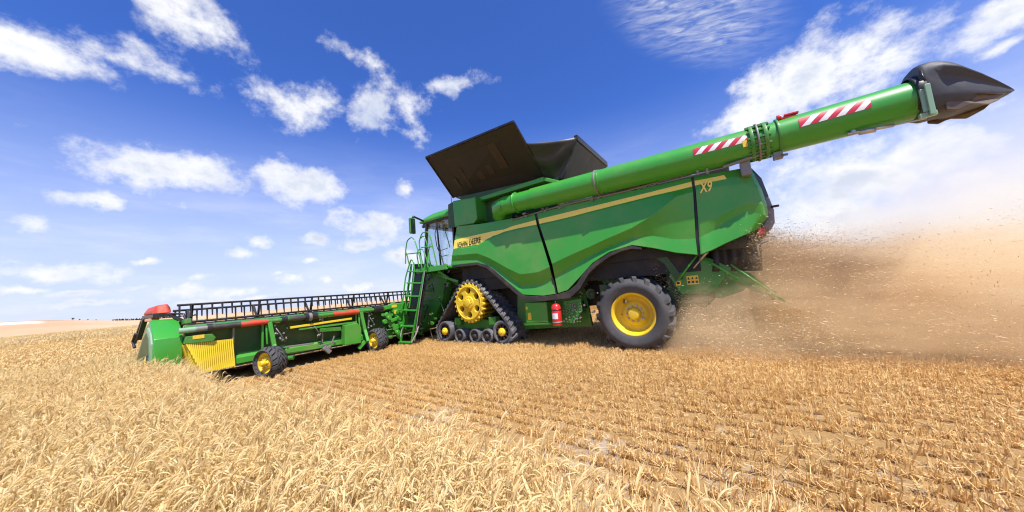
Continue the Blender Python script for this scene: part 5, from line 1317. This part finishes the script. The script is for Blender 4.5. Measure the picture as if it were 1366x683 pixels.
# ================================================================== DUST AND CHAFF
def dust(name, lo, hi, dens_fn, colr, aniso, label, res=None):
    m_ = MB()
    m_.box(lo, hi); o = part(name, m_, 'dark', fix=False); tag(o, label, 'dust', kind='stuff')
    mm = D.materials.new(name); mm.use_nodes = True; t = NT(mm.node_tree); t.n.clear()
    pv = t.new('ShaderNodeVolumePrincipled'); pv.inputs['Color'].default_value = (*colr, 1); pv.inputs['Anisotropy'].default_value = aniso
    pos = t.new('ShaderNodeNewGeometry').outputs['Position']
    dn = dens_fn(t, pos)
    t.l.new(dn[0], pv.inputs['Density'])
    if dn[1] is not None: t.l.new(dn[1], pv.inputs['Color'])
    ou = t.new('ShaderNodeOutputMaterial'); t.l.new(pv.outputs[0], ou.inputs['Volume'])
    o.data.materials.clear(); o.data.materials.append(mm); return o
def plume(t, pos):
    sp = t.new('ShaderNodeSeparateXYZ'); t.l.new(pos, sp.inputs[0]); X, Y, Z = sp.outputs
    # streaky noise drawn out along the direction of throw (+X)
    n1 = t.noise(t.vmath('MULTIPLY', pos, (.55, 1.0, 1.1)), 1.5, 5, 0.62, dist=.4).outputs[0]
    n2 = t.noise(t.vmath('MULTIPLY', pos, (.5, 1.0, 1.2)), .45, 3, 0.5).outputs[0]
    dx = t.math('ADD', X, 0.9)
    n3 = t.noise(t.vmath('ADD', t.vmath('MULTIPLY', pos, (.30, 1.0, 1.7)), (3.1, 1.7, 0.4)), 3.6, 4, 0.65, dist=.6).outputs[0]
    top = t.math('MULTIPLY_ADD', dx, .07, 1.75)
    top = t.math('ADD', top, t.math('MULTIPLY_ADD', n2, 2.6, -1.3))
    h = t.ramp(t.math('SUBTRACT', top, Z), -0.1, 1.1)
    start = t.ramp(t.math('SUBTRACT', X, t.math('MULTIPLY_ADD', Z, .5, -1.4)), 0.0, .5)
    fall = t.ramp(X, 1.0, 10.0, 1.0, .10)
    side = t.math('MULTIPLY', t.ramp(Y, 6.0, 7.1), t.ramp(Y, 13.5, 10.5))
    d = t.math('MULTIPLY', t.math('MULTIPLY', h, start), t.math('MULTIPLY', fall, side))
    lump = t.math('MULTIPLY', t.ramp(n1, .38, .58, .02, 1.0), t.ramp(n3, .34, .62, .10, 1.8))
    colv = t.mix(t.ramp(t.math('MULTIPLY', t.ramp(X, 9, 1.0, 0, 1), n3), .22, .5), (.985, .89, .69), (.93, .73, .45))
    line = t.math('ABSOLUTE', t.math('SUBTRACT', Z, t.math('MULTIPLY_ADD', X, -.40, 1.85)))
    stream = t.math('MULTIPLY', t.ramp(line, .75, .05), t.math('MULTIPLY', t.ramp(X, .25, .75), t.ramp(X, 4.2, 1.8)))
    stream = t.math('MULTIPLY', t.math('MULTIPLY', stream, t.math('MULTIPLY', t.ramp(Y, 6.5, 7.0), t.ramp(Y, 11, 9))), t.ramp(n3, .36, .58, .15, 1.0))
    colv = t.mix(t.math('MULTIPLY', stream, .9), colv, (.82, .57, .33))
    return t.math('ADD', t.math('MULTIPLY', t.math('MULTIPLY', d, lump), 3.6), t.math('MULTIPLY', stream, 5.5)), colv
dust('dust_cloud', (-1.3, 5.0, 0.02), (26, 13.8, 5.4), plume, (.965, .70, .42), .0, 'dense brown dust and chaff thrown out low behind the harvester')
def airy(t, pos):
    sp = t.new('ShaderNodeSeparateXYZ'); t.l.new(pos, sp.inputs[0]); X, Y, Z = sp.outputs
    n1 = t.noise(pos, .16, 5, 0.6).outputs[0]
    h = t.ramp(t.math('SUBTRACT', t.math('MULTIPLY_ADD', X, .20, 4.2), t.math('ADD', Z, t.math('MULTIPLY_ADD', n1, -5, 2.5))), 0.0, 5.0)
    e = t.math('MULTIPLY', t.ramp(X, 0.5, 7.0), t.math('MULTIPLY', t.ramp(Y, 7.0, 10.0), t.ramp(Y, 40, 28)))
    return t.math('MULTIPLY', t.math('MULTIPLY', h, e), .17), None
dust('dust_haze', (0.3, 6.8, 0.03), (70, 40, 14), airy, (.985, .96, .86), .2, 'thin pale tan dust haze drifting high behind the harvester to the right')
# flying chaff flakes
fv = []; RNG2 = random.Random(9)
S = Soup()
for i in range(6):
    pass
flakes = []
for i in range(15):
    S = Soup(); l = (0.03, 0.05, 0.08, 0.022, 0.13)[i % 5]; ti = RNG2.gauss(-.25, .75); d_ = Vector((math.cos(ti), 0, math.sin(ti)))
    S.ribbon([d_ * -l / 2, Vector((0, l * .05, 0)), d_ * l / 2], [.008, .014, .006], Vector((-math.sin(ti) * .6, RNG2.uniform(.3, 1), math.cos(ti) * .6)).normalized(), RNG2.random()); flakes.append(S.obj('chaff_flake', M['chaff']))
P = []
def g_(a, b_): return RNG2.gauss(a, b_)
for i in range(44000):
    x = -0.8 + RNG2.expovariate(1 / 4.2)
    if x > 22: continue
    top = .9 + .16 * (x + .9); z = abs(g_(0, top * .62)); y = g_(8.0, 1.0 + .05 * x)
    if math.sin(x * 2.1 + z * 3) + math.sin(x * .9 - z * 2.3 + y) + math.sin(x * 5.1 + z * 5.5) < RNG2.uniform(-2.4, 1.6): continue
    if z > 1.7 + .12 * x or (x < .6 and y > 7.0 and z > 1.0): continue
    y = y if RNG2.random() < .35 else RNG2.uniform(6.0, 7.2)
    P.append((x, y, z + .03))
for i in range(12000):
    x = RNG2.uniform(.8, 14); z = RNG2.uniform(0, 1) ** 1.3 * (1.4 + .12 * x); y = RNG2.uniform(6.2, 10); P.append((x, y, z + .05))
for i in range(14000):   # stream spilling from the hood
    u = RNG2.random(); x = .42 + 2.6 * u * RNG2.random() + g_(0, .06 + .15 * u); z = 2.15 - .42 * (x - .4) - 1.2 * RNG2.random() ** 3 + g_(0, .06 + .18 * u); P.append((x, g_(7.0, .25), max(z, .05)))
for i in range(1800):   # thrown up round the back of the tyre
    a = R_(RNG2.uniform(-62, 62)); r = .84 + abs(g_(0, .16)); P.append((-1.72 + r * math.cos(a), RNG2.uniform(6.75, 7.4), max(.03, .78 + r * math.sin(a))))
sc2 = scatter('flying_chaff', P, [RNG2.gauss(0, .9) for _ in P], [RNG2.uniform(.25, .62) * (1.35 if RNG2.random() < .06 else 1) for _ in P], [RNG2.choices(range(15), (5, 4, 2, 6, .5) * 3)[0] for _ in P], flakes, 'straw chips and husks flying in the air behind the rear wheel', 'chaff')
